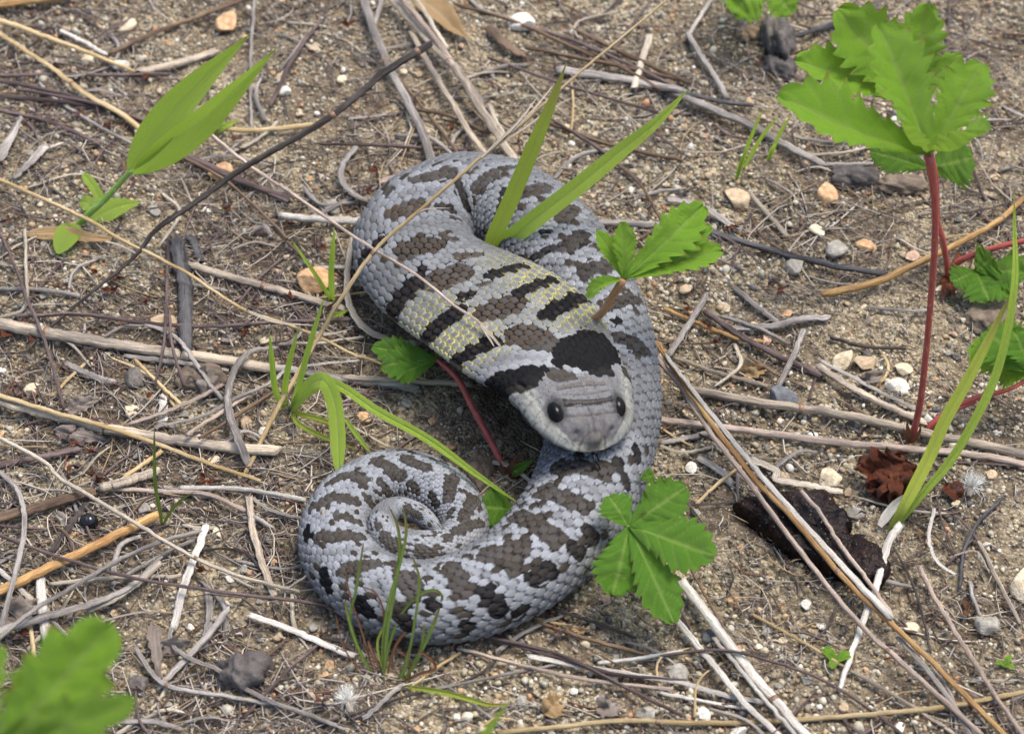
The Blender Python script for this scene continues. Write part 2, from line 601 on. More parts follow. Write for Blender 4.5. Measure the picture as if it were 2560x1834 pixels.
# ------------------------------------------------------------------ builders for stems and leaves
def tube(pts, radii, n=24, sides=7, flat=1.0, seed=0, lump=0.0, wob=0.0, frayed=0.0):
    """a tapered stem through pts; flat < 1 squashes it into a strap"""
    pts = np.asarray(pts, float)
    rr = np.asarray(radii, float) if np.ndim(radii) else np.full(len(pts), float(radii))
    if len(rr) != len(pts):
        rr = np.interp(np.linspace(0, 1, len(pts)), np.linspace(0, 1, len(rr)), rr)
    c = catmull(np.column_stack([pts, rr]), n)
    r, c = c[:, 3], c[:, :3]
    if wob:
        ix = np.arange(n) * 0.45
        for ax_ in (0, 1):
            c[:, ax_] += (fbm(ix + seed * 3.3, np.full(n, 5.5 + ax_ * 40 + seed), 9, 2) - 0.5) * 2 * wob * r.mean()
        r = r * (1 + 0.22 * wob * (fbm(ix * 1.7 + seed * 1.3, np.full(n, 77.5), 13, 2) - 0.5))
    t = tangents(c)
    ref = np.array([0, 0, 1.0]) if abs(t[:, 2]).mean() < 0.8 else np.array([0, -1.0, 0])
    sd_ = np.cross(t, ref)
    sd_ /= np.maximum(np.linalg.norm(sd_, axis=1), 1e-6)[:, None]
    up_ = np.cross(sd_, t)
    ph = np.linspace(0, 2 * math.pi, sides, endpoint=False)
    rg = np.random.default_rng(seed)
    rad = r[:, None] * (1 + lump * rg.normal(size=(n, 1)) + 0.6 * lump * rg.normal(size=(n, sides)))
    v = c[:, None, :] + sd_[:, None, :] * (np.cos(ph) * rad)[..., None] + up_[:, None, :] * (np.sin(ph) * rad * flat)[..., None]
    if frayed:
        for e_, sg_ in ((0, -1), (-1, 1)):
            v[e_] += t[e_] * sg_ * (rg.uniform(-0.2, 1.5, (sides, 1)) * r[e_] * frayed)
            v[e_] = c[e_] + (v[e_] - c[e_]) * np.array([0.9, 0.9, 0.8])
    ln = np.concatenate([[0], np.cumsum(np.linalg.norm(np.diff(c, axis=0), axis=1))])
    st = np.zeros((n, sides, 3))
    st[..., 0] = np.cos(ph)[None] * 1.0 + seed * 3.1 % 50
    st[..., 1] = ln[:, None] + seed * 7.7 % 90
    st[..., 2] = np.sin(ph)[None]
    f = grid_faces(n, sides, True).tolist()
    f.append(list(range(sides))[::-1])
    f.append(list(range((n - 1) * sides, n * sides)))
    return v.reshape(-1, 3), f, {'st': ('FLOAT_VECTOR', st.reshape(-1, 3))}


def strip(pts, width, normal=(0, 0, 1), n=36, m=9, fold=0.25, prof='blade', teeth=0, tooth=0.2, wave=0.0, seed=0, twist=0.0, nerves=5, side_veins=0, curl=0.0):
    """a leaf: a curved ribbon with a fold along the midrib"""
    c = catmull(np.asarray(pts, float), n)
    t = tangents(c)
    nv = np.asarray(normal, float)
    sd_ = np.cross(t, nv)
    sd_ /= np.maximum(np.linalg.norm(sd_, axis=1), 1e-6)[:, None]
    nn = np.cross(sd_, t)
    tt = np.linspace(0, 1, n)
    if twist:
        an = tt * twist
        sd_, nn = sd_ * np.cos(an)[:, None] + nn * np.sin(an)[:, None], nn * np.cos(an)[:, None] - sd_ * np.sin(an)[:, None]
    if prof == 'blade':
        w = np.minimum(1, 0.55 + tt * 2.2) * np.clip(1 - ((tt - 0.25) / 0.75).clip(0) ** 3.4, 0.02, 1)
    elif prof == 'lance':
        w = np.clip(np.sin(math.pi * np.clip(tt, 0, 1) ** 0.66) ** 1.05, 0.02, 1)
    elif prof == 'oval':
        w = np.clip(np.sin(math.pi * np.clip(tt, 0.01, 0.99)) ** 0.6, 0.02, 1)
    elif prof == 'strap':
        w = np.clip(1 - (np.abs(tt - 0.5) * 2) ** 6 * 0.7, 0.1, 1)
    else:   # wedge-shaped leaflet, broadest near the tip
        w = np.where(tt < 0.62, (np.clip(tt, 0.0, 1) / 0.62) ** 0.85 * 0.97 + 0.03, np.clip(1 - ((np.maximum(tt, 0.62) - 0.62) / 0.39) ** 1.9, 0.02, 1) ** 0.72)
    rg = np.random.default_rng(seed)
    u = np.linspace(-1, 1, m)
    edge = np.zeros((n, m))
    wl = np.repeat(w[:, None], m, 1) * width / 2
    fwd = np.zeros((n, m))
    if teeth:
        for sgn in (-1, 1):
            ph = tt * teeth * 1.25 - 0.25 * teeth + rg.uniform(-0.15, 0.15)
            saw = np.mod(ph, 1.0)
            on = sm(tt, 0.22, 0.34)
            k = on * tooth * (saw - 0.55)
            col = (u * sgn > 0)
            wl[:, col] *= (1 + k[:, None] * (np.abs(u[col])[None] ** 3))
            e = on * sm(saw, 0.72, 0.95)
            edge[:, col] = np.maximum(edge[:, col], e[:, None] * sm(np.abs(u[col]), 0.86, 1.0)[None])
            fwd[:, col] += (on * saw)[:, None] * np.abs(u[col])[None] ** 3 * width * 0.04
    au = np.abs(u)[None]
    zz = fold * wl * au - curl * wl * au ** 2
    if side_veins:
        vp = tt[:, None] * side_veins - au * 1.3
        fr = np.abs(np.mod(vp, 1.0) - 0.5) * 2
        vein = np.maximum(np.exp(-(au / 0.05) ** 2) * 1.0, np.exp(-((1 - fr) / 0.13) ** 2) * 0.6 * np.ones_like(wl))
        zz = zz - 0.028 * width * np.exp(-((1 - fr) / 0.22) ** 2) * sm(au, 0.0, 0.15) * w[:, None]
    else:
        fr = np.abs(np.mod(u * nerves, 1.0) - 0.5) * 2
        vein = np.repeat((np.exp(-((1 - fr) / 0.2) ** 2) * 0.35 + np.exp(-(u / 0.09) ** 2))[None], n, 0)
    if wave:
        zz = zz + wave * width * (fbm(tt[:, None] * 5 + seed, u[None] * 1.5 + 3 + seed, seed, 2) - 0.5)
    v = c[:, None, :] + sd_[:, None, :] * (u[None] * wl)[..., None] + nn[:, None, :] * zz[..., None] + t[:, None, :] * fwd[..., None]
    faces = grid_faces(n, m)      # one sheet, so that light shines through a leaf only once
    st = np.zeros((n, m, 3))
    st[..., 0] = u[None]
    st[..., 1] = tt[:, None]
    at = {'st': ('FLOAT_VECTOR', st.reshape(-1, 3)), 'vein': ('FLOAT', np.clip(vein, 0, 1).ravel()), 'edge': ('FLOAT', edge.ravel())}
    return v.reshape(-1, 3), faces, at


def rest(p, lift):
    """drop a point onto the ground, lift cm above it"""
    p = np.asarray(p, float).copy()
    p[2] = float(ground_z(p[0], p[1])) + lift
    return p


def on_ground(c, x, y, lift=0.1):
    p = G(c, x, y, 0.0)
    for _ in range(3):
        p = G(c, x, y, float(ground_z(p[0], p[1])) + lift)
    return p


SEED = [100]


def straw(kind, wpx, pts, label, cat='stalk', name='dry_stalk', flat=0.8, nodes=(), group=None, taper=(1, 1), sides=8, lump=0.03, sub=None):
    """a stalk through pixel points; a point is (crop, x, y[, lift above the ground])"""
    SEED[0] += 1
    P3 = []
    for q in pts:
        lift = q[3] if len(q) > 3 else 0.12
        P3.append(on_ground(q[0], q[1], q[2], lift))
    P3 = np.array(P3)
    dep = project(P3)[:, 2].mean()
    r = wpx * K * dep / 2
    n = max(20, int(len(P3) * 11))
    rr = np.linspace(taper[0], taper[1], len(P3)) * r
    v, f, a = tube(P3, rr, n, sides, flat, SEED[0], lump, 0.55 if wpx < 14 else 0.35, 1.0)
    o = mk(name, v, f, MS[kind], loc=P3[0], attrs=a, label=label, cat=cat, group=group)
    cc = catmull(P3, 200)
    for k in nodes:
        i = int(k * 199)
        i0, i1 = max(i - 2, 0), min(i + 2, 199)
        rk = r * np.interp(k, [0, 1], taper)
        tdir = unit(cc[i1] - cc[i0])
        q = [cc[i] - tdir * 0.07, cc[i], cc[i] + tdir * 0.07]
        v, f, a = tube(q, [rk * 1.0, rk * 1.16, rk * 1.02], 7, sides, flat, SEED[0])
        mk('node', v, f, M_NODE, parent=o, attrs=a)
    return o


def blade(parent, P3, width, mat=None, name='blade', normal=(0, -0.7, 0.7), **kw):
    v, f, a = strip(P3, width, normal, **kw)
    return mk(name, v, f, mat or M_BLADE, parent=parent, attrs=a)


def stem(parent, P3, r, mat, name='stalk', n=28, hairs=0, hl=0.12, seed=1):
    v, f, a = tube(P3, r, n, 8, 1.0, seed)
    o = mk(name, v, f, mat, parent=parent, attrs=a)
    if hairs:
        fuzz(o, P3, np.mean(r), hairs, hl, seed)
    return o


def fuzz(parent, P3, r, n, hl, seed):
    rg = np.random.default_rng(seed)
    c = catmull(np.asarray(P3, float), 100)
    vs, fs, k = [], [], 0
    for _ in range(n):
        p = c[rg.integers(2, 98)]
        d = unit(rg.normal(size=3))
        q = p + d * (r + hl * rg.uniform(0.5, 1.1))
        s_ = unit(np.cross(d, rg.normal(size=3))) * 0.004
        s2 = np.cross(d, s_)
        vs += [p + s_, p - 0.5 * s_ + s2, p - 0.5 * s_ - s2, q]
        fs += [(k, k + 1, k + 3), (k + 1, k + 2, k + 3), (k + 2, k, k + 3)]
        k += 4
    o = mk('hair', np.array(vs), fs, M_HAIR, parent=parent, smooth=False, attrs={'st': ('FLOAT_VECTOR', np.zeros((len(vs), 3)))})
    o['kind'] = 'stuff'
    return o


def leaflet(parent, b, t, width, normal, fold=0.3, arch=0.1, teeth=6, mat=None, seed=1, curl=0.12, tooth=0.42, wave=0.16):
    b, t = np.asarray(b, float), np.asarray(t, float)
    ln = np.linalg.norm(t - b)
    nrm = unit(normal)
    mid = (b + t) / 2 + nrm * arch * ln
    v, f, a = strip([b, mid, t], width, normal, n=64, m=15, fold=fold, prof='leaflet', teeth=teeth, tooth=tooth, seed=seed, side_veins=6, wave=wave, curl=curl)
    return mk('leaflet', v, f, mat or M_LEAF, parent=parent, attrs=a)


# places in the litter that a label can point to
MARKS = [(1430, 1010, 'the snake head'), (1120, 520, 'the back coil'), (880, 1320, 'the tail coil'), (1250, 1500, 'the lower body'), (450, 720, 'the charred stick'), (300, 830, 'the thick bleached straw'), (450, 1090, 'the burnt thick straw'),
         (222, 1304, 'the shiny black seed'), (200, 1430, 'the orange brown straw'), (110, 1500, 'the pinkish white stick'), (616, 1690, 'the dark dropping'), (880, 1760, 'the white fluff'), (960, 1680, 'the rush tuft'), (1180, 1740, 'the trailing tan blade'),
         (1560, 1640, 'the flat speckled straw'), (1750, 1500, 'the thick speckled white stalk'), (1600, 1330, 'the five parted leaf'), (1980, 1360, 'the dark bark'), (2080, 1650, 'the tiny seedling'), (2470, 1560, 'the translucent grey pebble'),
         (2220, 1200, 'the red brown leaf'), (1955, 985, 'the blue grey pebble'), (2110, 900, 'the cream tan pebble'), (2270, 1080, 'the foot of the tall red stem'), (2440, 1250, 'the yellow green blades'), (2000, 650, 'the blackened stem'),
         (1850, 480, 'the squarish tan pebble'), (2080, 480, 'the orange tan pebble'), (2450, 640, 'the red runners'), (1940, 120, 'the black lumpy dropping'), (1320, 60, 'the large white quartz'), (1120, 250, 'the broad straw behind the snake'),
         (1700, 260, 'the wide weathered stalk'), (560, 50, 'the orange brown stone'), (420, 270, 'the folded pointed leaf'), (200, 580, 'the round basal leaves'), (120, 300, 'the grey frayed blade'), (220, 150, 'the golden straw'), (790, 700, 'the large orange pebble'),
         (720, 1020, 'the bent grass'), (560, 470, 'the dark twig'), (850, 420, 'the bow shaped blade'), (2300, 300, 'the tall leafy plant'), (1600, 620, 'the leaf behind the neck')]


LOOSE = []           # (object, what it is, where): labelled at the end by what lies beside it


def near_two(p):
    q = project(np.asarray(p, float)[None])[0]
    return sorted((math.hypot(m_[0] - q[0], m_[1] - q[1]), m_[2]) for m_ in MARKS)[:4]


def loose(o, base, p):
    LOOSE.append((o, base, np.asarray(p, float)))
    o['label'] = base
    return o


def label_loose():
    tries = [lambda n: ('close by ' if n[0][0] < 90 else 'near ' if n[0][0] < 190 else 'out from ') + n[0][1], lambda n: 'between ' + n[0][1] + ' and ' + n[1][1],
             lambda n: 'between ' + n[0][1] + ' and ' + n[2][1]]
    todo = [(o, b, near_two(p)) for o, b, p in LOOSE]
    used = {}
    for f_ in tries:
        lab = {}
        for t_ in todo:
            lab.setdefault(t_[1] + ' ' + f_(t_[2]), []).append(t_)
        todo = []
        for l_, ts in lab.items():
            if len(ts) == 1 and l_ not in used and len(l_.split()) <= 16:
                ts[0][0]['label'] = l_
                used[l_] = 1
            else:
                for t_ in ts:
                    t_[0]['label'] = l_ if len(l_.split()) <= 16 else t_[1] + ' ' + tries[0](t_[2])
                    todo.append(t_)

# ------------------------------------------------------------------ the snake
# snout to tail: crop, x, y, height of the middle, half width, height above the middle, depth below it
SNK = [
    ('S', 1585, 1578, 2.45, 0.06, 0.05, 0.05),
    ('S', 1570, 1500, 2.52, 1.15, 0.36, 0.28),
    ('S', 1530, 1400, 2.60, 1.55, 0.50, 0.34),
    ('S', 1480, 1290, 2.68, 1.74, 0.54, 0.40),
    ('S', 1410, 1190, 2.70, 1.90, 0.52, 0.42),
    ('S', 1320, 1085, 2.65, 2.10, 0.46, 0.40),
    ('S', 1195, 950, 2.40, 2.22, 0.46, 0.42),
    ('S', 1060, 850, 2.10, 2.20, 0.52, 0.46),
    ('S', 910, 765, 1.75, 2.08, 0.62, 0.55),
    ('S', 775, 680, 1.45, 1.92, 0.75, 0.65),
    ('S', 690, 580, 1.15, 1.78, 0.88, 0.75),
    ('S', 690, 460, 1.00, 1.68, 0.98, 0.80),
    ('S', 790, 345, 0.95, 1.60, 1.02, 0.80),
    ('S', 960, 292, 0.95, 1.56, 1.05, 0.80),
    ('S', 1140, 330, 0.95, 1.55, 1.05, 0.80),
    ('S', 1300, 440, 0.95, 1.55, 1.05, 0.80),
    ('S', 1430, 600, 0.95, 1.54, 1.05, 0.80),
    ('S', 1530, 780, 0.95, 1.53, 1.04, 0.80),
    ('S', 1610, 980, 0.93, 1.51, 1.03, 0.80),
    ('S', 1645, 1180, 0.92, 1.48, 1.02, 0.80),
    ('T', 1655, 130, 0.92, 1.46, 1.01, 0.80),
    ('T', 1625, 330, 0.92, 1.44, 1.00, 0.78),
    ('T', 1560, 540, 0.90, 1.41, 1.00, 0.76),
    ('T', 1450, 730, 0.88, 1.37, 0.98, 0.75),
    ('T', 1290, 905, 0.86, 1.33, 0.96, 0.74),
    ('T', 1070, 1050, 0.82, 1.27, 0.92, 0.70),
    ('T', 820, 1125, 0.78, 1.20, 0.86, 0.66),
    ('T', 580, 1105, 0.72, 1.12, 0.80, 0.60),
    ('T', 400, 1010, 0.66, 1.04, 0.76, 0.56),
    ('T', 290, 850, 0.62, 0.96, 0.72, 0.52),
    ('T', 305, 680, 0.60, 0.90, 0.68, 0.50),
    ('T', 420, 555, 0.56, 0.86, 0.64, 0.46),
    ('T', 590, 495, 0.54, 0.84, 0.60, 0.44),
    ('T', 770, 540, 0.52, 0.80, 0.58, 0.42),
    ('T', 895, 645, 0.50, 0.72, 0.55, 0.42),
    ('T', 935, 760, 0.50, 0.62, 0.50, 0.40),
    ('T', 870, 845, 0.67, 0.58, 0.46, 0.38),
    ('T', 745, 868, 0.82, 0.56, 0.46, 0.36),
    ('T', 620, 845, 0.84, 0.50, 0.44, 0.34),
    ('T', 540, 790, 0.90, 0.43, 0.40, 0.32),
    ('T', 522, 710, 0.94, 0.37, 0.35, 0.28),
    ('T', 588, 655, 0.96, 0.32, 0.31, 0.25),
    ('T', 695, 675, 0.94, 0.27, 0.26, 0.21),
    ('T', 775, 735, 0.90, 0.19, 0.19, 0.16),
    ('T', 830, 785, 0.83, 0.03, 0.03, 0.03),
]
NCOL, SUB = 23, 9          # scale rows round the back; mesh columns in each


def snake_line():
    pts = [list(G(c, x, y, z)) + [a, bt, bb] for c, x, y, z, a, bt, bb in SNK]
    q = catmull(pts, 3000)
    s = np.concatenate([[0], np.cumsum(np.linalg.norm(np.diff(q[:, :3], axis=0), axis=1))])
    return q, s


SQ, SS = snake_line()
SNAKE_XY = SQ[::25, :4]


def under_snake(x, y, f):
    hit = np.zeros(len(x), bool)
    for row in SNAKE_XY[10:]:
        if True:
            hit |= (x - row[0]) ** 2 + (y - row[1]) ** 2 < (row[3] * f) ** 2
    return hit


def sm(x, a, b):
    t = np.clip((x - a) / (b - a), 0, 1)
    return t * t * (3 - 2 * t)


def build_snake():
    L = SS[-1]
    print('snake length cm', round(L, 1))
    HEADL = 2.55                     # snout to the back of the head plates
    # rows: finer at the snout, then a fixed number to each scale
    a_of = lambda s: np.interp(s, SS, SQ[:, 3])
    sl = lambda s: 0.30 * np.clip(a_of(np.maximum(s, 3.0)) / 1.35, 0.28, 1.0) ** 0.85
    sf = np.linspace(0, L, 6000)
    U = np.concatenate([[0], np.cumsum(np.diff(sf) / sl(0.5 * (sf[1:] + sf[:-1])))])
    ug = np.arange(0, U[-1], 1 / 9.0)
    srow = np.interp(ug, U, sf)
    head_rows = 1.4 * np.linspace(0, 1, 70) ** 2
    srow = np.concatenate([head_rows, srow[srow > 1.42], [L]])
    urow = np.interp(srow, sf, U)
    nr = len(srow)
    C = np.stack([np.interp(srow, SS, SQ[:, j]) for j in range(6)], -1)
    a, bt, bb = C[:, 3].copy(), C[:, 4].copy(), C[:, 5].copy()
    hd = srow < 1.75
    rad = 1.57 * np.sqrt(np.clip(1 - (1 - srow / 1.75) ** 2, 0, 1)) ** 0.9
    w_ = sm(srow, 1.3, 2.2)
    a = np.where(srow < 2.2, rad * (1 - w_) + a * w_, a)
    a[0] = 0.01
    bt = np.where(srow < 1.5, bt * np.clip(srow / 0.25, 0.05, 1) ** 0.5, bt)
    # smooth the centre line direction, keep the frame level
    cen = C[:, :3]
    sg = np.interp(np.linspace(0, L, 1200), SS, np.arange(len(SS)))
    T = tangents(np.stack([np.interp(np.linspace(0, L, 400), SS, SQ[:, j]) for j in range(3)], -1))
    T = np.stack([np.convolve(np.pad(T[:, j], 4, 'edge'), np.ones(9) / 9, 'valid') for j in range(3)], -1)
    T = np.stack([np.interp(srow, np.linspace(0, L, 400), T[:, j]) for j in range(3)], -1)
    # the head points along one straight axis
    hdir = unit(cen[np.searchsorted(srow, 2.3)] - cen[np.searchsorted(srow, 0.25)])
    wh = sm(srow, 1.6, 3.2)[:, None]
    T = hdir * (1 - wh) + T * wh
    T /= np.linalg.norm(T, axis=1)[:, None]
    side = np.cross(T, [0, 0, 1.0])
    side /= np.linalg.norm(side, axis=1)[:, None]
    up = np.cross(side, T)
    # the head is rolled a little, showing its near cheek
    rl_ = (math.radians(13) * (1 - sm(srow, 2.3, 4.6)))[:, None]
    side, up = side * np.cos(rl_) - up * np.sin(rl_), up * np.cos(rl_) + side * np.sin(rl_)
    # cross sections
    nd, nv_ = NCOL * SUB + 1, 18
    ph_f = np.linspace(-1.9, 1.9, 241)
    vd = np.linspace(-1, 1, nd)
    X = np.zeros((nr, nd))
    Z = np.zeros((nr, nd))
    ex_head = 1 - sm(srow, 2.2, 3.4)
    for i in range(nr):
        sx_, cx_ = np.sin(ph_f), np.cos(ph_f)
        xf = a[i] * sx_
        zf = np.where(cx_ > 0, bt[i] * cx_ ** (1.0 - 0.15 * ex_head[i]), bb[i] * cx_)
        ln = np.concatenate([[0], np.cumsum(np.hypot(np.diff(xf), np.diff(zf)))])
        ln /= max(ln[-1], 1e-9)
        X[i] = np.interp((vd + 1) / 2, ln, xf)
        Z[i] = np.interp((vd + 1) / 2, ln, zf)
    pv = np.linspace(1.9, 2 * math.pi - 1.9, nv_ + 2)[1:-1]
    Xv = a[:, None] * np.sin(pv)[None]
    Zv = bb[:, None] * np.cos(pv)[None]
    # ---- scale pattern on the back
    Ug = np.repeat(urow[:, None], nd, 1)
    Vg = np.repeat(((vd + 1) / 2 * NCOL)[None], nr, 0)
    hood = sm(srow, 3.0, 4.2) * (1 - sm(srow, 9.5, 13.0))            # stretched skin
    best = np.full(Ug.shape, -9.0)
    bi = np.zeros(Ug.shape)
    bj = np.zeros(Ug.shape)
    bm = np.full(Ug.shape, 9.0)
    bp = np.zeros(Ug.shape)
    bq = np.zeros(Ug.shape)
    hoodg = np.repeat(hood[:, None], nd, 1)
    for dj in (-1, 0, 1):
        j = np.round(Vg) + dj
        offj = 0.5 * (np.mod(j, 2))
        for di in (-1, 0, 1):
            i_ = np.round(Ug - offj) + di
            jit = (_hash(i_ + 500, j + 90, 4) - 0.5) * 0.17
            p = Ug - (i_ + offj) - jit
            q = Vg - j
            hp = np.where(p > 0, 0.52 - 0.10 * hoodg, 0.56 - 0.10 * hoodg)
            hq = 0.57 - 0.07 * hoodg
            m_ = (np.abs(p) / hp) ** 2.3 + (np.abs(q) / hq) ** 2.3
            keel = 0.10 * np.exp(-(q / 0.09) ** 2) * (1 - 0.5 * hoodg)
            hgt = np.where(m_ < 1, 0.34 + (_hash(i_ + 77, j + 11, 6) - 0.5) * 0.16 + 0.80 * (p + 0.5) * (1 - 0.65 * hoodg) + 0.26 * np.sqrt(np.clip(1 - m_, 0, 1)) + keel, -1)
            up_ = hgt > best
            best = np.where(up_, hgt, best)
            bi = np.where(up_, i_, bi)
            bj = np.where(up_, j, bj)
            bm = np.where(up_, m_, bm)
            bp = np.where(up_, p, bp)
            bq = np.where(up_, q, bq)
    inside = best > -0.5
    hrel = np.where(inside, best, 0.0)
    szf = (sl(srow) / 0.30)[:, None]
    amp = 0.070 * szf * (0.35 + 0.65 * sm(srow, 1.8, 3.2))[:, None] * sm(srow, 1.5, 2.0)[:, None]
    disp = (hrel - 0.5) * amp
    # ---- head relief (x across, d from the snout)
    d = np.repeat(srow[:, None], nd, 1)
    g = lambda cx, cy, rx, ry: np.exp(-((X - cx) / rx) ** 2 - ((d - cy) / ry) ** 2)
    hm = (1 - sm(d, 2.2, 3.2))
    rel = 0.15 * (g(0.72, 1.2, 0.24, 0.42) + g(-0.72, 1.2, 0.24, 0.42))          # brows
    rel += 0.10 * np.exp(-(X / 0.62) ** 4) * sm(d, 0.22, 0.5) * (1 - sm(d, 2.0, 2.8))   # flat crown plates
    rel += 0.24 * g(0, 0.24, 0.24, 0.15)                                          # upturned nose plate
    rel += 0.08 * np.exp(-(X / 0.05) ** 2) * sm(d, 0.25, 0.4) * (1 - sm(d, 0.9, 1.15))  # keel of the nose
    rel += 0.07 * (g(0.40, 0.52, 0.20, 0.20) + g(-0.40, 0.52, 0.20, 0.20))       # nostril swellings
    rel -= 0.05 * (g(0.50, 0.40, 0.07, 0.05) + g(-0.50, 0.40, 0.07, 0.05))       # nostrils
    rel -= 0.07 * (g(0.22, 0.45, 0.07, 0.22) + g(-0.22, 0.45, 0.07, 0.22))
    rel += 0.12 * (g(1.15, 2.2, 0.45, 0.75) + g(-1.15, 2.2, 0.45, 0.75))         # jaw muscles
    un = np.abs(X) / np.maximum(a[:, None], 0.05)
    edge_d = np.minimum(a[:, None] * (1 - un) + 0.0 * d, 9)
    rel -= 0.025 * np.exp(-((np.abs(np.abs(X) - (a[:, None] - 0.30))) / 0.05) ** 2) * (d < 2.2) * sm(d, 0.3, 0.5)   # lip groove
    lipseg = np.sin(np.arctan2(X, d - 1.9) * 26)
    lipz = (un > 0.80) & (d < 2.3)
    rel += 0.012 * lipz * lipseg
    plate_lines = [0.72, 1.0, 1.34, 1.95]
    for pl in plate_lines:
        rel -= 0.035 * np.exp(-((d - pl - 0.10 * np.abs(X)) / 0.022) ** 2) * np.exp(-(X / 0.78) ** 6)
    for xl in (0.34, -0.34, 0.0):
        rel -= 0.020 * np.exp(-((X - xl) / 0.02) ** 2) * sm(d, 0.7, 0.8) * (1 - sm(d, 1.9, 2.0)) * (1 if xl else (d > 1.34) + (d < 1.0))
    rel += (fbm(X * 14 + 60, d * 14, 77, 3) - 0.5) * 0.035
    disp = disp + rel * hm
    # belly side folds of loose skin behind the hood
    fold = np.sin(srow * 5.2)[:, None] * sm(srow, 9, 12)[:, None] * (1 - sm(srow, 15, 18))[:, None]
    disp = disp + 0.02 * fold
    base = cen[:, None, :] + side[:, None, :] * X[..., None] + up[:, None, :] * Z[..., None]
    gu = np.gradient(base, axis=0)
    gv = np.gradient(base, axis=1)
    nrm = np.cross(gv, gu)
    nrm /= np.maximum(np.linalg.norm(nrm, axis=2), 1e-9)[..., None]
    nrm[:3] = nrm[3:4]
    nrm[np.einsum('ijk,ik->ij', nrm, up) * np.sign(Z + 1e-6) < -0.2] *= -1
    P = base + nrm * disp[..., None]
    PV = cen[:, None, :] + side[:, None, :] * Xv[..., None] + up[:, None, :] * Zv[..., None]
    # ---- blotches: photographs' marks turned into places on the skin
    pr = project(base.reshape(-1, 3))
    dn = np.argsort(pr[:, 2])
    cell = {}
    key = (pr[:, 0] // 6).astype(int) * 10000 + (pr[:, 1] // 6).astype(int)
    vis_n = np.einsum('ijk,ijk->ij', nrm, CAM - base).reshape(-1)
    order = dn[vis_n[dn] > 0]
    for idx in order:
        k_ = key[idx]
        if k_ not in cell:
            cell[k_] = idx

    def hit(c, x, y):
        u, v = px(c, x, y)
        k0, k1 = int(u // 6), int(v // 6)
        bd, bb_ = None, None
        for rr in range(0, 12):
            for i in range(-rr, rr + 1):
                for j in range(-rr, rr + 1):
                    if max(abs(i), abs(j)) != rr:
                        continue
                    q_ = cell.get((k0 + i) * 10000 + k1 + j)
                    if q_ is not None and (bd is None or pr[q_, 2] < bd):
                        bd, bb_ = pr[q_, 2], q_
            if bb_ is not None:
                return bb_
        return None

    # scale centres, for colouring whole scales
    jc = np.clip(bj / NCOL * (nd - 1), 0, nd - 1).astype(int)
    uc = bi + 0.5 * np.mod(bj, 2)
    ic = np.clip(np.searchsorted(urow, uc.ravel()).reshape(uc.shape), 0, nr - 1)
    cpos = base[ic, jc]
    cs = srow[ic]
    cv = vd[jc]
    rnd = _hash(bi + 900, bj + 33, 8)
    rnd2 = _hash(bi + 300, bj + 133, 9)
    nearB = np.full(Ug.shape, 9.0)
    kind = np.zeros(Ug.shape)           # 0 ground colour, 1 brown, 2 black
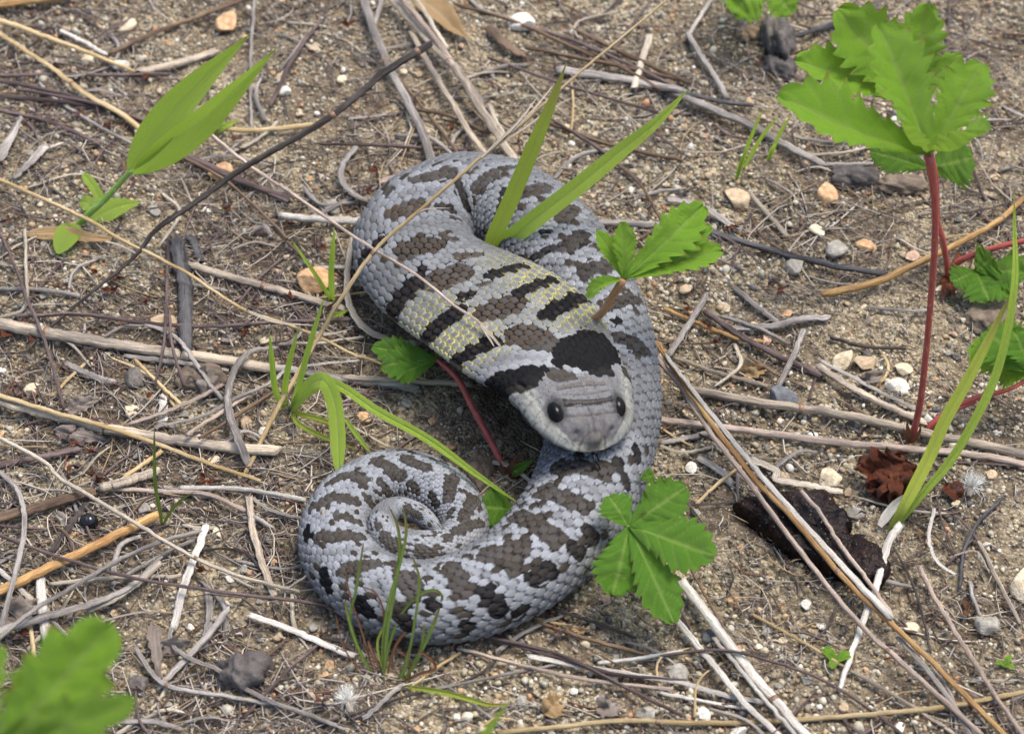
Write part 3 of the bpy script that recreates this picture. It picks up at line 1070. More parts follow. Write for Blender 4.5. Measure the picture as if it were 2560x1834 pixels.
    BL = [
        # neck, centre
        ('S', 1240, 985, 1310, 1015, .46, 1), ('S', 1065, 865, 1170, 825, .40, 1), ('S', 805, 705, 905, 670, .40, 1), ('S', 640, 550, 770, 520, .38, 1),
        ('S', 580, 365, 690, 325, .34, 1), ('S', 690, 200, 845, 165, .30, 1),
        # neck, sides
        ('S', 1060, 1305, 1270, 1200, .33, 2), ('S', 885, 1135, 1070, 1020, .30, 2), ('S', 755, 995, 900, 870, .28, 1.9), ('S', 570, 865, 690, 720, .29, 1.8), ('S', 425, 590, 500, 515, .26, 2),
        ('S', 1535, 1085, 1610, 1060, .66, 2), ('S', 1360, 885, 1530, 800, .27, 2), ('S', 1220, 768, 1370, 705, .21, 1.9), ('S', 1055, 680, 1215, 640, .19, 1.8), ('S', 900, 590, 1010, 578, .15, 1),
        ('S', 925, 795, 965, 785, .16, 2), ('S', 1135, 960, 1155, 955, .08, 2), ('S', 830, 480, 890, 505, .13, 1), ('S', 1410, 1135, 1415, 1140, .11, 2), ('S', 1340, 1160, 1345, 1165, .12, 2),
        ('S', 700, 680, 740, 640, .10, 2), ('S', 1010, 735, 1060, 725, .10, 1),
        # back loop
        ('S', 915, 225, 950, 340, .13, 1.4), ('S', 1010, 230, 1095, 165, .27, 1), ('S', 1225, 275, 1340, 240, .30, 1), ('S', 1130, 245, 1150, 320, .12, 1.6), ('S', 1120, 150, 1200, 130, .1, 1),
        ('S', 810, 325, 880, 350, .14, 1.5), ('S', 1430, 400, 1500, 350, .26, 1), ('S', 1455, 540, 1540, 490, .32, 1.3), ('S', 1290, 605, 1370, 555, .16, 1.6), ('S', 1540, 675, 1660, 640, .30, 1.2),
        ('S', 1330, 470, 1360, 460, .12, 1.6), ('S', 1080, 400, 1110, 380, .12, 1.3), ('S', 540, 270, 560, 240, .2, 1),
        # side beside the neck
        ('S', 1690, 830, 1790, 800, .28, 1.2), ('S', 1720, 1000, 1850, 1060, .28, 1.2), ('S', 1760, 1180, 1860, 1250, .26, 1.2), ('S', 1790, 1380, 1850, 1440, .25, 1.2), ('S', 1720, 1290, 1730, 1310, .14, 2),
        ('S', 1700, 910, 1720, 930, .15, 2), ('T', 1720, 400, 1760, 520, .18, 1.6), ('T', 1800, 330, 1830, 400, .15, 1.6), ('T', 1700, 620, 1740, 690, .16, 1.6),
        # lower body
        ('T', 1420, 440, 1640, 470, .30, 1), ('T', 1340, 560, 1530, 640, .30, 1), ('T', 1560, 760, 1600, 800, .20, 1.5), ('T', 1200, 690, 1400, 810, .32, 1), ('T', 1490, 850, 1520, 890, .22, 1.6), ('T', 1060, 880, 1215, 850, .34, 1),
        ('T', 1290, 1000, 1360, 960, .25, 1.7), ('T', 1180, 950, 1210, 900, .22, 1), ('T', 870, 950, 930, 1060, .33, 1), ('T', 1060, 1090, 1110, 1160, .30, 1.8), ('T', 620, 990, 680, 1060, .33, 1), ('T', 750, 1130, 780, 1150, .17, 1.8),
        ('T', 340, 960, 470, 925, .28, 1), ('T', 400, 1140, 450, 1190, .22, 2), ('T', 215, 980, 240, 1060, .16, 2), ('T', 600, 1180, 640, 1240, .2, 1.6), ('T', 950, 1240, 980, 1260, .2, 1.6), ('T', 1200, 1180, 1240, 1160, .18, 1.8),
        # tail coil
        ('T', 210, 800, 400, 800, .24, 1), ('T', 170, 640, 260, 595, .20, 1), ('T', 260, 595, 390, 615, .20, 1), ('T', 240, 520, 330, 475, .17, 1), ('T', 330, 475, 440, 500, .17, 1), ('T', 490, 410, 610, 480, .21, 1),
        ('T', 640, 395, 745, 440, .17, 1), ('T', 760, 390, 860, 430, .05, 1), ('T', 880, 490, 850, 590, .20, 1), ('T', 995, 600, 930, 700, .19, 1), ('T', 1020, 720, 900, 760, .17, 1), ('T', 130, 760, 150, 800, .16, 2),
        ('T', 300, 690, 400, 725, .17, 1), ('T', 515, 515, 560, 575, .13, 1), ('T', 430, 580, 470, 630, .14, 1), ('T', 660, 510, 690, 560, .12, 1), ('T', 760, 570, 790, 620, .12, 1.4), ('T', 850, 690, 870, 650, .1, 1),
        ('T', 520, 790, 590, 840, .19, 1), ('T', 700, 850, 770, 880, .19, 1), ('T', 860, 800, 900, 880, .17, 1), ('T', 480, 720, 500, 745, .10, 1), ('T', 640, 645, 710, 685, .13, 1), ('T', 755, 735, 790, 765, .07, 1),
        ('H', 870, 715, 1010, 770, .20, 1), ('H', 780, 620, 810, 680, .10, 2), ('H', 910, 580, 950, 630, .09, 2), ('H', 1260, 700, 1400, 690, .14, 1.8), ('H', 440, 850, 720, 840, .12, 1.5),
    ]
    warp = (fbm(cpos[..., 0] * 2.2 + 30, cpos[..., 1] * 2.2 + 30, 51, 2) - 0.5) * 0.14 + (rnd - 0.5) * 0.09
    for c, x0, y0, x1, y1, r_, kd in BL:
        h0, h1 = hit(c, x0, y0), hit(c, x1, y1)
        if h0 is None or h1 is None:
            continue
        A, B = base.reshape(-1, 3)[h0], base.reshape(-1, 3)[h1]
        s0, s1 = srow[h0 // nd], srow[h1 // nd]
        if abs(s0 - s1) > 4:
            B, s1 = A, s0
        rows = np.where((srow > min(s0, s1) - r_ - 0.9) & (srow < max(s0, s1) + r_ + 0.9))[0]
        if len(rows) == 0:
            continue
        r0, r1 = rows[0], rows[-1] + 1
        cp = 0.5 * cpos[r0:r1] + 0.5 * base[r0:r1]
        ab = B - A
        t = np.clip(((cp - A) @ ab) / max(ab @ ab, 1e-9), 0, 1)
        dist = np.linalg.norm(cp - (A + t[..., None] * ab), axis=-1) - r_ * (1.16 if s0 < 10 else 0.92 if s0 < 42 else 0.9) + warp[r0:r1] * min(1, r_ / 0.22) * (0.35 if s0 < 10 else 0.8)
        near = dist < nearB[r0:r1]
        nearB[r0:r1] = np.where(near, dist, nearB[r0:r1])
        kind[r0:r1] = np.where(near, kd, kind[r0:r1])
    # ---- colours
    gray = np.array([0.125, 0.131, 0.142])
    light = np.array([0.235, 0.25, 0.275])
    brown = np.array([0.042, 0.035, 0.028])
    black = np.array([0.003, 0.003, 0.005])
    dors = np.exp(-(np.abs(cv) / 0.60) ** 4)
    lf = dors * sm(0.40 - nearB, 0.0, 0.26) * (0.80 + 0.25 * rnd)
    lf = np.clip(lf, 0, 1)
    lf *= 1 - 0.55 * hoodg
    lf *= 1 - 0.4 * np.exp(-((cs - 16) / 6) ** 2)
    col = gray * (1 - lf[..., None]) + light * lf[..., None]
    # odd dark scales along the fringe
    stray = (rnd2 > 0.88) & (nearB > 0.02) & (nearB < 0.35) & (cs > 9)
    dk = (nearB < 0)
    kk = np.clip(kind - 1, 0, 1)[..., None]
    # browns turn black towards their rim on the flanks
    rimk = np.clip(kk + 0.35 * sm(nearB, -0.10, 0.0)[..., None], 0, 1)
    dcol = brown * (1 - rimk) + black * rimk
    # a brown scale near the middle line is greyed by wear
    wear = (0.30 * dors * rnd * (1 - kk[..., 0]))[..., None]
    dcol = dcol * (1 - wear) + gray * 0.8 * wear
    col = np.where(dk[..., None], dcol, col)
    col = np.where(stray[..., None] & ~dk[..., None], brown * 0.7, col)
    col = col * (0.86 + 0.28 * rnd2)[..., None]
    # inside a black stretched scale a brown heart
    heart = dk & (kk[..., 0] > 0.5) & (hoodg > 0.4) & (bm < 0.25) & (rnd > 0.35)
    col = np.where(heart[..., None], np.array([0.022, 0.015, 0.013]), col)
    hb = dk & (kk[..., 0] < 0.5) & (hoodg > 0.4) & (bm > 0.30) & (bp > 0)
    col = np.where(hb[..., None], np.array([0.075, 0.045, 0.024]), col)
    # pale worn tips and rims, dark skin between
    rim = sm(bm, 0.66, 0.97) * (bp > -0.05) * inside
    rimc = np.where(dk[..., None], col * 1.5 + 0.006, np.minimum(col * 1.5 + 0.04, 0.5))
    col = col * (1 - 0.85 * rim[..., None]) + rimc * 0.85 * rim[..., None]
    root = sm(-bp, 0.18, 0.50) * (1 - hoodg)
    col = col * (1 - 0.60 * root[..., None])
    skin = np.array([0.030, 0.030, 0.034])
    yel = np.array([0.48, 0.45, 0.14])
    pale_skin = np.array([0.12, 0.12, 0.11])
    yl = hoodg * (1 - sm(cs, 5.8, 9.0)) * (0.22 + 0.78 * sm(np.abs(cv), 0.12, 0.45)) * sm(cs, 2.8, 3.6)
    yrim = yl * sm(bm, 0.52, 0.86) * inside * (~dk) * (0.55 + 0.45 * rnd)
    col = col * (1 - yrim[..., None]) + yel * yrim[..., None]
    gapc = skin * (1 - hoodg[..., None]) + pale_skin * hoodg[..., None]
    gapc = gapc * (1 - 0.5 * yl[..., None]) + yel * 0.62 * 0.5 * yl[..., None]
    gapc = np.where((nearB < 0.03)[..., None], black * 1.1, gapc)
    col = np.where(inside[..., None], col, gapc)
    # yellow and cream edge of the hood
    eh = hood[:, None] * sm(np.abs(np.repeat(vd[None], nr, 0)), 0.885, 0.93) * np.where(dk, 0.3, 1.0)
    col = col * (1 - 0.7 * eh[..., None]) + np.array([0.42, 0.41, 0.28]) * 0.7 * eh[..., None]
    # ---- head
    hg = np.array([0.145, 0.149, 0.157])
    hcol = np.repeat(np.repeat(hg[None, None], nr, 0), nd, 1).copy()
    fine = fbm(X * 16 + 10, d * 16 + 10, 61, 3)
    fine2 = fbm(X * 40 + 10, d * 40 + 10, 67, 2)
    hcol *= (0.62 + 0.76 * fine)[..., None]
    snout = np.exp(-(X / 0.85) ** 4) * (1 - sm(d, 0.75, 1.05))
    hcol = hcol * (1 - 0.75 * snout[..., None]) + np.array([0.115, 0.108, 0.108]) * (0.75 + 0.5 * fine)[..., None] * 0.75 * snout[..., None]
    crown = np.exp(-(X / 0.75) ** 6) * sm(d, 1.2, 1.3) * (1 - sm(d, 1.9, 2.1))
    hcol = hcol * (1 - 0.5 * crown[..., None]) + np.array([0.14, 0.137, 0.14]) * 0.5 * crown[..., None]
    wob = (fbm(X * 4 + 3, d * 4, 71, 2) - 0.5) * 0.16

    def band(d0, d1, x0, x1, colr, k_):
        w = sm(d + wob, d0 - 0.03, d0) * (1 - sm(d + wob, d1, d1 + 0.03)) * sm(X, x0 - 0.03, x0) * (1 - sm(X, x1, x1 + 0.03))
        return hcol * (1 - k_ * w[..., None]) + np.array(colr) * k_ * w[..., None]
    hcol = band(1.06, 1.20, -0.66, 0.66, (0.06, 0.05, 0.047), 0.85)
    hcol = band(1.055, 1.085, -0.66, 0.66, (0.018, 0.016, 0.016), 0.9)
    hcol = band(1.195, 1.22, -0.66, 0.66, (0.018, 0.016, 0.016), 0.9)
    hcol = band(1.60, 1.72, -0.68, 0.02, (0.10, 0.083, 0.078), 0.8)
    hcol = band(1.62, 1.74, 0.12, 0.68, (0.10, 0.083, 0.078), 0.7)
    hcol = band(1.84, 1.94, -0.42, 0.36, (0.11, 0.092, 0.085), 0.7)
    hcol = band(1.59, 1.605, -0.68, 0.68, (0.04, 0.036, 0.036), 0.8)
    lip = sm(un, 0.66, 0.82) * (1 - sm(d, 1.9, 2.5))
    lip = np.maximum(lip, (1 - sm(d, 0.14, 0.26)) * 0.9)
    lip = lip * (1 - 0.75 * np.exp(-(X / 0.24) ** 4) * (d < 0.6))
    lipc = np.array([0.26, 0.265, 0.245]) * (0.80 + 0.3 * fine)[..., None] * (1 - 0.25 * (lipseg > 0.86)[..., None])
    hcol = hcol * (1 - lip[..., None]) + lipc * lip[..., None]
    vvv = np.repeat(vd[None], nr, 0)
    mouth = np.exp(-((np.abs(vvv) - 0.93) / 0.012) ** 2) * (d < 2.3) * (d > 0.1)
    hcol *= (1 - 0.7 * mouth)[..., None]
    arch = np.exp(-((np.hypot(X / 1.05, (d - 0.02)) - 0.36) / 0.035) ** 2) * (d < 0.75)
    hcol = hcol * (1 - 0.75 * arch[..., None]) + np.array([0.07, 0.058, 0.05]) * 0.75 * arch[..., None]
    nose = np.exp(-(np.hypot(X / 1.05, d) / 0.30) ** 6)
    hcol = hcol * (1 - 0.6 * nose[..., None]) + np.array([0.14, 0.125, 0.10]) * 0.6 * nose[..., None]
    # streak behind the eye
    stk = np.exp(-((np.abs(X) - 0.95 - 0.10 * (d - 1.6)) / 0.13) ** 2) * sm(d, 1.25, 1.4) * (1 - sm(d, 1.9, 2.5)) * (fine * 1.3)
    hcol = hcol * (1 - 0.55 * np.clip(stk, 0, 1)[..., None]) + np.array([0.10, 0.095, 0.10]) * 0.55 * np.clip(stk, 0, 1)[..., None]
    speck = ((fine2 > 0.70) * 0.45 * sm(d, 0.7, 1.0))[..., None]
    hcol = hcol * (1 - speck)
    nos = g(0.50, 0.40, 0.06, 0.045) + g(-0.50, 0.40, 0.06, 0.045)
    hcol *= (1 - 0.5 * np.clip(nos, 0, 1))[..., None]
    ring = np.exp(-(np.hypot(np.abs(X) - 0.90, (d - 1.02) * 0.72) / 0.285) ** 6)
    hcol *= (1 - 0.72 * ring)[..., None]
    for pl in plate_lines:
        hcol *= (1 - 0.45 * np.exp(-((d - pl - 0.10 * np.abs(X)) / 0.02) ** 2) * np.exp(-(X / 0.78) ** 6))[..., None]
    wcol = sm(d + (fine - 0.5) * 0.5 - 0.25 * np.abs(X), 1.70, 2.30)
    hmark = np.where((nearB < 0)[..., None], dcol, hcol)
    hmark = np.where((d > 1.80)[..., None], hmark, hcol)
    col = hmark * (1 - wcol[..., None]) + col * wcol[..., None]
    # light grey nape scales
    nape = np.exp(-((d - 2.7) / 0.55) ** 2) * (~dk)
    col = col * (1 - 0.45 * nape[..., None]) + np.array([0.23, 0.237, 0.25]) * (0.8 + 0.4 * rnd)[..., None] * 0.45 * nape[..., None]
    # tail end paler and warmer
    tl = sm(srow, L - 7, L - 2)[:, None, None]
    col = col * (1 - 0.25 * tl) + (col * 0.9 + np.array([0.06, 0.055, 0.045])) * 0.25 * tl
    colv = np.repeat(np.repeat(np.array([[[0.24, 0.24, 0.22]]]), nr, 0), nv_, 1)
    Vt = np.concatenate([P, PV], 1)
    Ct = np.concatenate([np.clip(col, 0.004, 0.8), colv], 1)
    Ct = np.concatenate([Ct, np.ones(Ct.shape[:2] + (1,))], 2)
    ncol = nd + nv_
    m, nt, bs, out = new_mat('snake_skin')
    ca = attr(nt, 'col').outputs['Color']
    nn = noise(nt, None, 2600.0, 3.0, 0.6)
    colr = mix(nt, ramp(nt, nn, 0.2, 0.8), (0.80, 0.80, 0.80), (1.15, 1.15, 1.15))
    cc = mix(nt, 1.0, ca, colr, 'MULTIPLY')
    nt.links.new(cc, bs.inputs['Base Color'])
    bs.inputs['Roughness'].default_value = 0.58
    bs.inputs['Specular IOR Level'].default_value = 0.10
    bump(nt, bs, nn, 0.25, 0.0002)
    f = grid_faces(nr, ncol, True)
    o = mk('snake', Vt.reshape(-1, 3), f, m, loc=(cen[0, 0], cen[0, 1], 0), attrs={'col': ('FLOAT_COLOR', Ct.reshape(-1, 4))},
           label='grey snake with black and brown blotches, flattened neck and coiled tail on the sand', cat='snake')
    print('snake verts', nr * ncol)
    # ---- eyes and tongue
    me, nte, be, oe = new_mat('snake_eye')
    ge = attr(nte, 'ring').outputs['Fac']
    ce = mix(nte, ramp(nte, ge, 0.70, 0.78), (0.004, 0.004, 0.005), (0.007, 0.005, 0.004))
    ce = mix(nte, ramp(nte, ge, 0.80, 0.92), ce, (0.012, 0.011, 0.012))
    nte.links.new(ce, be.inputs['Base Color'])
    be.inputs['Roughness'].default_value = 0.08
    be.inputs['Specular IOR Level'].default_value = 0.14
    ri = np.searchsorted(srow, 1.02)
    for sgn in (1, -1):
        jj = int(np.argmin(np.abs(X[ri] - 0.90 * sgn)))
        n_ = unit(nrm[ri, jj] + 0.25 * side[ri] * sgn)
        ctr = P[ri, jj] - n_ * 0.10
        f1 = T[ri]
        e1 = unit(f1 - n_ * (f1 @ n_))
        e2 = np.cross(n_, e1)
        v = ICO3[0]
        ev = ctr + v[:, :1] * e1 * 0.31 + v[:, 1:2] * e2 * 0.21 + v[:, 2:] * n_ * 0.21
        mk('eye', ev, ICO3[1], me, parent=o, attrs={'ring': ('FLOAT', np.hypot(v[:, 0], v[:, 1]) + (v[:, 2] < 0))})
    mt, ntt, bt_, ot_ = new_mat('snake_tongue')
    bt_.inputs['Base Color'].default_value = (0.006, 0.006, 0.008, 1)
    bt_.inputs['Roughness'].default_value = 0.3
    b0 = cen[np.searchsorted(srow, 0.3)] + np.array([0, 0, -0.22])
    fw = -T[5]
    for sg_ in (-1, 1):
        pts = [b0, b0 + fw * 0.28 + np.array([0, 0, -0.05]), b0 + fw * 0.42 + side[5] * 0.06 * sg_ + np.array([0, 0, -0.16]), b0 + fw * 0.50 + side[5] * 0.13 * sg_ + np.array([0, 0, -0.36])]
        tv, tf, ta = tube(pts, [0.05, 0.045, 0.03, 0.012], 14, 6)
        mk('tongue_tip', tv, tf, mt, parent=o, attrs=ta)
    return o

# ================================================================== the scene
snake = build_snake()
build_grains()

# ------------------------------------------------------------------ stalks that the photograph shows one by one
A, B, C, D, E, F, M, N, SC, T = 'ABCDEFMNST'
straw('greytan', 34, [(B, -40, 640, .3), (B, 400, 722, .28), (B, 800, 790, .25), (B, 1300, 862, .22), (B, 1700, 925, .2)], 'thick bleached straw with a grey end lying beside the charred stick', nodes=(0.2,), flat=0.7, taper=(1.05, 0.85))
straw('grey', 24, [(B, 1560, 900, .25), (B, 1900, 950, .2), (B, 2250, 1005, .15), (SC, 700, 1262, .15)], 'grey straw running from the bent grass to under the neck', flat=0.7)
straw('greytan', 17, [(SC, 330, 1205, .2), (SC, 620, 1222, .2), (SC, 960, 1240, .2)], 'brown straw lying just under the edge of the neck', flat=0.8)
straw('grey', 16, [(B, 800, 850, .1), (B, 1150, 895, .1), (B, 1420, 935, .1)], 'grey split straw lying against the thick bleached straw', flat=0.5)
straw('greytan', 33, [(B, -40, 1125, .32), (B, 400, 1235, .3), (B, 700, 1310, .28), (B, 1100, 1375, .25), (B, 1500, 1430, .22), (B, 1710, 1440, .2)], 'thick straw, tan then grey, with a burnt end', nodes=(0.42,), flat=0.75, taper=(0.85, 1.0))
straw('tan', 15, [(B, -40, 1085, .5), (B, 400, 1220, .52), (B, 700, 1305, .5), (B, 1000, 1405, .3), (B, 1300, 1520, .2), (B, 1620, 1625, .15)], 'slender tan stem lying along the burnt thick straw', taper=(1.0, 0.7))
straw('char', 42, [(B, 1110, 140, .28), (B, 1150, 400, .25), (B, 1160, 600, .25), (B, 1160, 815, .2)], 'short charred grey stick half sunk in the sand', cat='stick', name='charred_stick', flat=0.7, lump=0.06, taper=(1.0, 0.85), sides=10)
straw('char', 22, [(B, 1200, 120, .15), (B, 1250, 250, .12)], 'little charred chip beside the charred stick', cat='stick', name='charred_chip', flat=0.6, lump=0.08)
straw('greytan', 21, [(B, 1190, 285, .2), (B, 1500, 370, .2), (B, 1850, 470, .2), (B, 2150, 560, .15)], 'grey and tan stalk pointing from the charred stick to the small upright shoot', nodes=(0.5,))
straw('white', 20, [(A, 1770, 1350, .3), (A, 2050, 1375, .3), (SC, 450, 412, .25)], 'white bleached stick whose end meets the back coil of the snake', cat='stick', name='bleached_stick', flat=0.8)
straw('dark', 15, [(B, 290, 690, .25), (B, 560, 460, .5), (B, 860, 210, .8), (A, 960, 1450, 1.1), (A, 1200, 1280, 1.5), (A, 1500, 1065, 2.0), (A, 2080, 720, 2.7), (M, 400, 455, 3.1), (M, 680, 280, 3.3)],
      'long dark hairy twig slanting above the litter with a broken tip', cat='twig', name='twig', flat=1.0, nodes=(0.97, 0.74), taper=(0.5, 1.35), lump=0.06)
long_stem = straw('tan', 10, [(B, 1530, 1590, .1), (B, 1740, 1170, .5), (B, 1980, 750, 1.3), (SC, 330, 770, 2.4), (SC, 500, 540, 3.2), (M, 560, 1370, 3.6), (M, 1000, 990, 4.4), (M, 1200, 830, 4.8), (M, 1500, 560, 5.5), (M, 2180, -10, 6.6)],
                  'long fine tan grass stem arching over the back of the snake', name='grass_stalk', nodes=(0.40, 0.66), taper=(1.3, 0.65), flat=1.0, lump=0.0)
for k, (x0, y0, z0, x1, y1, z1, x2, y2, z2) in enumerate([(1010, 985, 4.45, 1240, 760, 5.0, 1365, 600, 5.4), (1060, 940, 4.5, 1290, 790, 4.9, 1440, 680, 5.1), (1200, 830, 4.85, 1330, 690, 5.2, 1470, 520, 5.5), (520, 1390, 3.6, 650, 1310, 3.65, 820, 1300, 3.6)]):
    pts = [on_ground(M, x0, y0, z0), on_ground(M, x1, y1, z1), on_ground(M, x2, y2, z2)]
    v, f, a = strip(pts, 0.075 - 0.012 * k, (0, -0.6, 0.8), n=16, m=5, fold=0.3, prof='blade', seed=k)
    mk('sheath', v, f, MS['pale'], parent=long_stem, attrs=a)
st2 = straw('pink', 8, [(A, 1280, 810, .5), (A, 1540, 1020, .9), (A, 1850, 1230, 1.3), (A, 2100, 1400, 1.7), (SC, 0, 228, 2.0), (SC, 420, 520, 2.6), (SC, 700, 692, 2.75), (SC, 880, 835, 3.0), (SC, 1030, 945, 3.15), (SC, 1130, 1070, 3.2)],
            'thin pinkish grass stem resting across the neck of the snake', name='grass_stalk', taper=(1.2, 0.8), flat=1.0, lump=0.0)
for k, (x1, y1, x2, y2) in enumerate([(1090, 1010, 1150, 1090), (1060, 1000, 1095, 1060), (1050, 930, 1040, 1000)]):
    pts = [on_ground(SC, 1020, 935, 3.18), on_ground(SC, x1, y1, 3.22), on_ground(SC, x2, y2, 3.16)]
    v, f, a = strip(pts, 0.07, (0, -0.6, 0.8), n=12, m=5, seed=k)
    mk('sheath', v, f, MS['pale'], parent=st2, attrs=a)
st3 = straw('tan', 8.5, [(A, -40, 1105, .6), (A, 600, 1400, .9), (B, 700, 90, .9), (B, 1150, 320, .8), (B, 1530, 560, .8), (B, 1900, 690, .8), (B, 2250, 860, .7), (SC, 400, 1095, .5), (SC, 750, 1222, .25)],
            'thin tan stem crossing the charred stick and ending below the neck', name='grass_stalk', taper=(1.2, 0.7), flat=1.0, lump=0.0, nodes=(0.62,))
for k, (x0, y0, x1, y1, x2, y2) in enumerate([(1530, 560, 1740, 640, 2000, 660), (1930, 700, 2080, 710, 2210, 675)]):
    pts = [on_ground(B, x0, y0, .82), on_ground(B, x1, y1, .9), on_ground(B, x2, y2, .9)]
    v, f, a = strip(pts, 0.10, (0, -0.6, 0.8), n=14, m=5, seed=k, twist=1.2)
    mk('sheath', v, f, MS['pale'], parent=st3, attrs=a)
straw('brown', 8, [(A, 1100, 960, .3), (A, 1410, 1130, .5), (A, 1800, 1500, .6), (B, 1700, 40, .5), (B, 1950, 290, .3)], 'fine brown stem behind the dark twig pointing at the small upright shoot', name='grass_stalk', flat=1.0, lump=0)
straw('tan', 15, [(A, -20, 120, .6), (A, 120, 170, .6), (A, 500, 310, .5), (A, 830, 445, .3)], 'golden straw resting above the pale quartz pebbles', taper=(1.1, 0.7))
straw('tan', 16, [(A, -20, 200, .3), (A, 330, 430, .3), (A, 560, 605, .35), (A, 780, 725, .3), (A, 890, 830, .25), (A, 912, 900, .15)], 'golden straw that hooks down behind the broad folded leaf', taper=(0.8, 1.2), flat=0.6, nodes=(0.52,))
straw('orange', 22, [(A, -30, 35, .3), (A, 150, 10, .3), (A, 420, -20, .3)], 'orange straw lying behind everything beside the dark litter')
straw('white', 12, [(A, 385, 195, .2), (A, 560, 285, .2), (A, 660, 340, .15)], 'short pinkish white straw above the golden straw')
straw('brown', 12, [(A, 690, 330, .2), (A, 1000, 190, .25), (A, 1250, 100, .25), (A, 1540, -10, .2)], 'straight brown twig lying beyond the broad folded leaf', cat='twig', name='twig', flat=1.0)
straw('grey', 9, [(A, 1590, -10, .2), (A, 1570, 300, .25), (A, 1565, 560, .2), (A, 1575, 800, .1)], 'thin grey stem running straight past the tips of the folded leaf')
straw('greytan', 26, [(A, 880, 445, .2), (A, 1100, 400, .25), (A, 1330, 325, .2)], 'short flat greyish stalk leaning on the broad folded leaf', flat=0.5)
straw('tan', 14, [(A, 1300, 800, .2), (A, 1600, 815, .2), (A, 1940, 780, .25)], 'tan straw passing behind the dark twig')
straw('grey', 36, [(A, -10, 980, .3), (A, 60, 870, .3), (A, 130, 735, .35)], 'grey frayed blade with a pointed end by the thin tan stem', flat=0.25, taper=(1, 0.3))
straw('grey', 30, [(A, 85, 1110, .2), (A, 180, 1020, .25), (A, 280, 915, .25)], 'short grey blade broadening to a pale end', flat=0.25, taper=(0.5, 0.9))
straw('grey', 9, [(A, 250, 520, .2), (A, 330, 610, .2), (A, 500, 720, .25), (A, 690, 830, .3), (A, 870, 920, .2)], 'wavy pale stem below the golden hooked straw', flat=1.0, lump=0)
for k, (c, p0, p1, p2, w_) in enumerate([(A, (-20, 500), (400, 590), (900, 760), 11), (A, (-20, 600), (420, 640), (800, 700), 12), (A, (0, 690), (330, 770), (620, 900), 11), (A, (120, 560), (600, 650), (1000, 790), 9),
                                         (A, (-20, 470), (500, 470), (1050, 465), 10), (A, (1000, 900), (1350, 1050), (1800, 1260), 12), (A, (1130, 960), (1500, 1130), (1800, 1240), 15), (A, (1690, 660), (1850, 330), (2010, 130), 12)]):
    straw('purple', w_, [(c, *p0, .2), (c, *p1, .28), (c, *p2, .18)], 'dull purple brown dead stem, ' + ['topmost by the folded leaf', 'under the topmost by the folded leaf', 'above the thin tan stem', 'crossing under the golden hooked straw', 'level behind the folded leaf', 'below the folded leaf', 'thick below the folded leaf', 'beyond the folded leaf tips'][k], name='dead_stalk', group='purple stems by the folded leaf', flat=0.9)

# left middle
straw('purple', 9, [(B, -20, 40, .4), (B, 90, 280, .5), (B, 180, 520, .5), (B, 280, 760, .6), (B, 340, 950, .4), (B, 400, 1170, .2)], 'dark purple stem crossing the thick bleached straw', name='dead_stalk', flat=1.0, lump=0.04)
straw('purple', 10, [(B, 100, 600, .3), (B, 500, 590, .4), (B, 900, 640, .4), (B, 1300, 665, .35), (B, 1700, 640, .3), (B, 2200, 620, .2)], 'purple stem lying level across the charred stick', name='dead_stalk', flat=1.0)
straw('grey', 12, [(B, 880, 640, .4), (B, 1080, 720, .45), (B, 1180, 830, .5), (B, 1280, 980, .4), (B, 1390, 1120, .2)], 'grey stem curving over the thick bleached straw', flat=0.6)
straw('grey', 23, [(B, 1720, 800, .4), (B, 1580, 815, .6), (B, 1490, 890, .6), (B, 1430, 1050, .45), (B, 1430, 1180, .5), (B, 1490, 1370, .6), (B, 1550, 1520, .2)], 'grey dry blade hooked over and hanging across both thick straws', flat=0.3, taper=(0.6, 1.0))
straw('pink', 12, [(B, 820, 1270, .25), (B, 1000, 1210, .3), (B, 1200, 1130, .3), (B, 1390, 1030, .25)], 'pinkish stalk lying between the two thick straws', flat=0.7)
straw('grey', 12, [(B, 980, 1285, .3), (B, 1250, 1230, .35), (B, 1480, 1110, .4), (B, 1700, 1010, .4), (B, 1790, 920, .3)], 'grey blade reaching up into the bent grass', flat=0.4)
straw('pink', 12, [(B, 1170, 1340, .5), (B, 1400, 1190, .4), (B, 1560, 1090, .3)], 'short tan stalk rising from the burnt thick straw', flat=0.8)
straw('brown', 9, [(B, 1250, 1360, .5), (B, 1500, 1210, .4), (B, 1700, 1080, .3)], 'brown stem just past the burnt thick straw', flat=1.0)
straw('tan', 10, [(B, 850, 880, .25), (B, 970, 1000, .25), (B, 1130, 1150, .2)], 'short golden stem between grey stems', flat=1.0)
straw('purple', 8, [(B, 1050, 120, .3), (B, 1045, 400, .4), (B, 1020, 800, .5), (B, 970, 1030, .25)], 'purple stem standing across the thick bleached straw', name='dead_stalk', flat=1.0)
straw('purple', 8, [(B, 1060, 560, .3), (B, 1080, 800, .5), (B, 1150, 1030, .25)], 'short purple stem against the charred stick', name='dead_stalk', flat=1.0)
straw('grey', 19, [(B, 420, 900, .15), (B, 620, 990, .15), (B, 700, 1010, .1)], 'short grey stalk under the purple stem', flat=0.6)
straw('grey', 14, [(B, -10, 430, .15), (B, 300, 440, .2), (B, 560, 490, .15)], 'grey straw above the thick bleached straw', flat=0.7)
straw('pale', 9, [(B, 0, 610, .3), (B, 140, 560, .3), (B, 160, 250, .35), (B, 155, 60, .3)], 'pale thin stem bent beside the dark purple stem', flat=1.0)
straw('white', 22, [(B, 1020, 1110, .12), (B, 1015, 1280, .12)], 'short flat split white straw standing across the burnt straw', flat=0.25)
straw('purple', 21, [(B, -20, 1530, .2), (B, 250, 1480, .22), (B, 480, 1430, .2)], 'purplish flat straw under the burnt thick straw', flat=0.5)
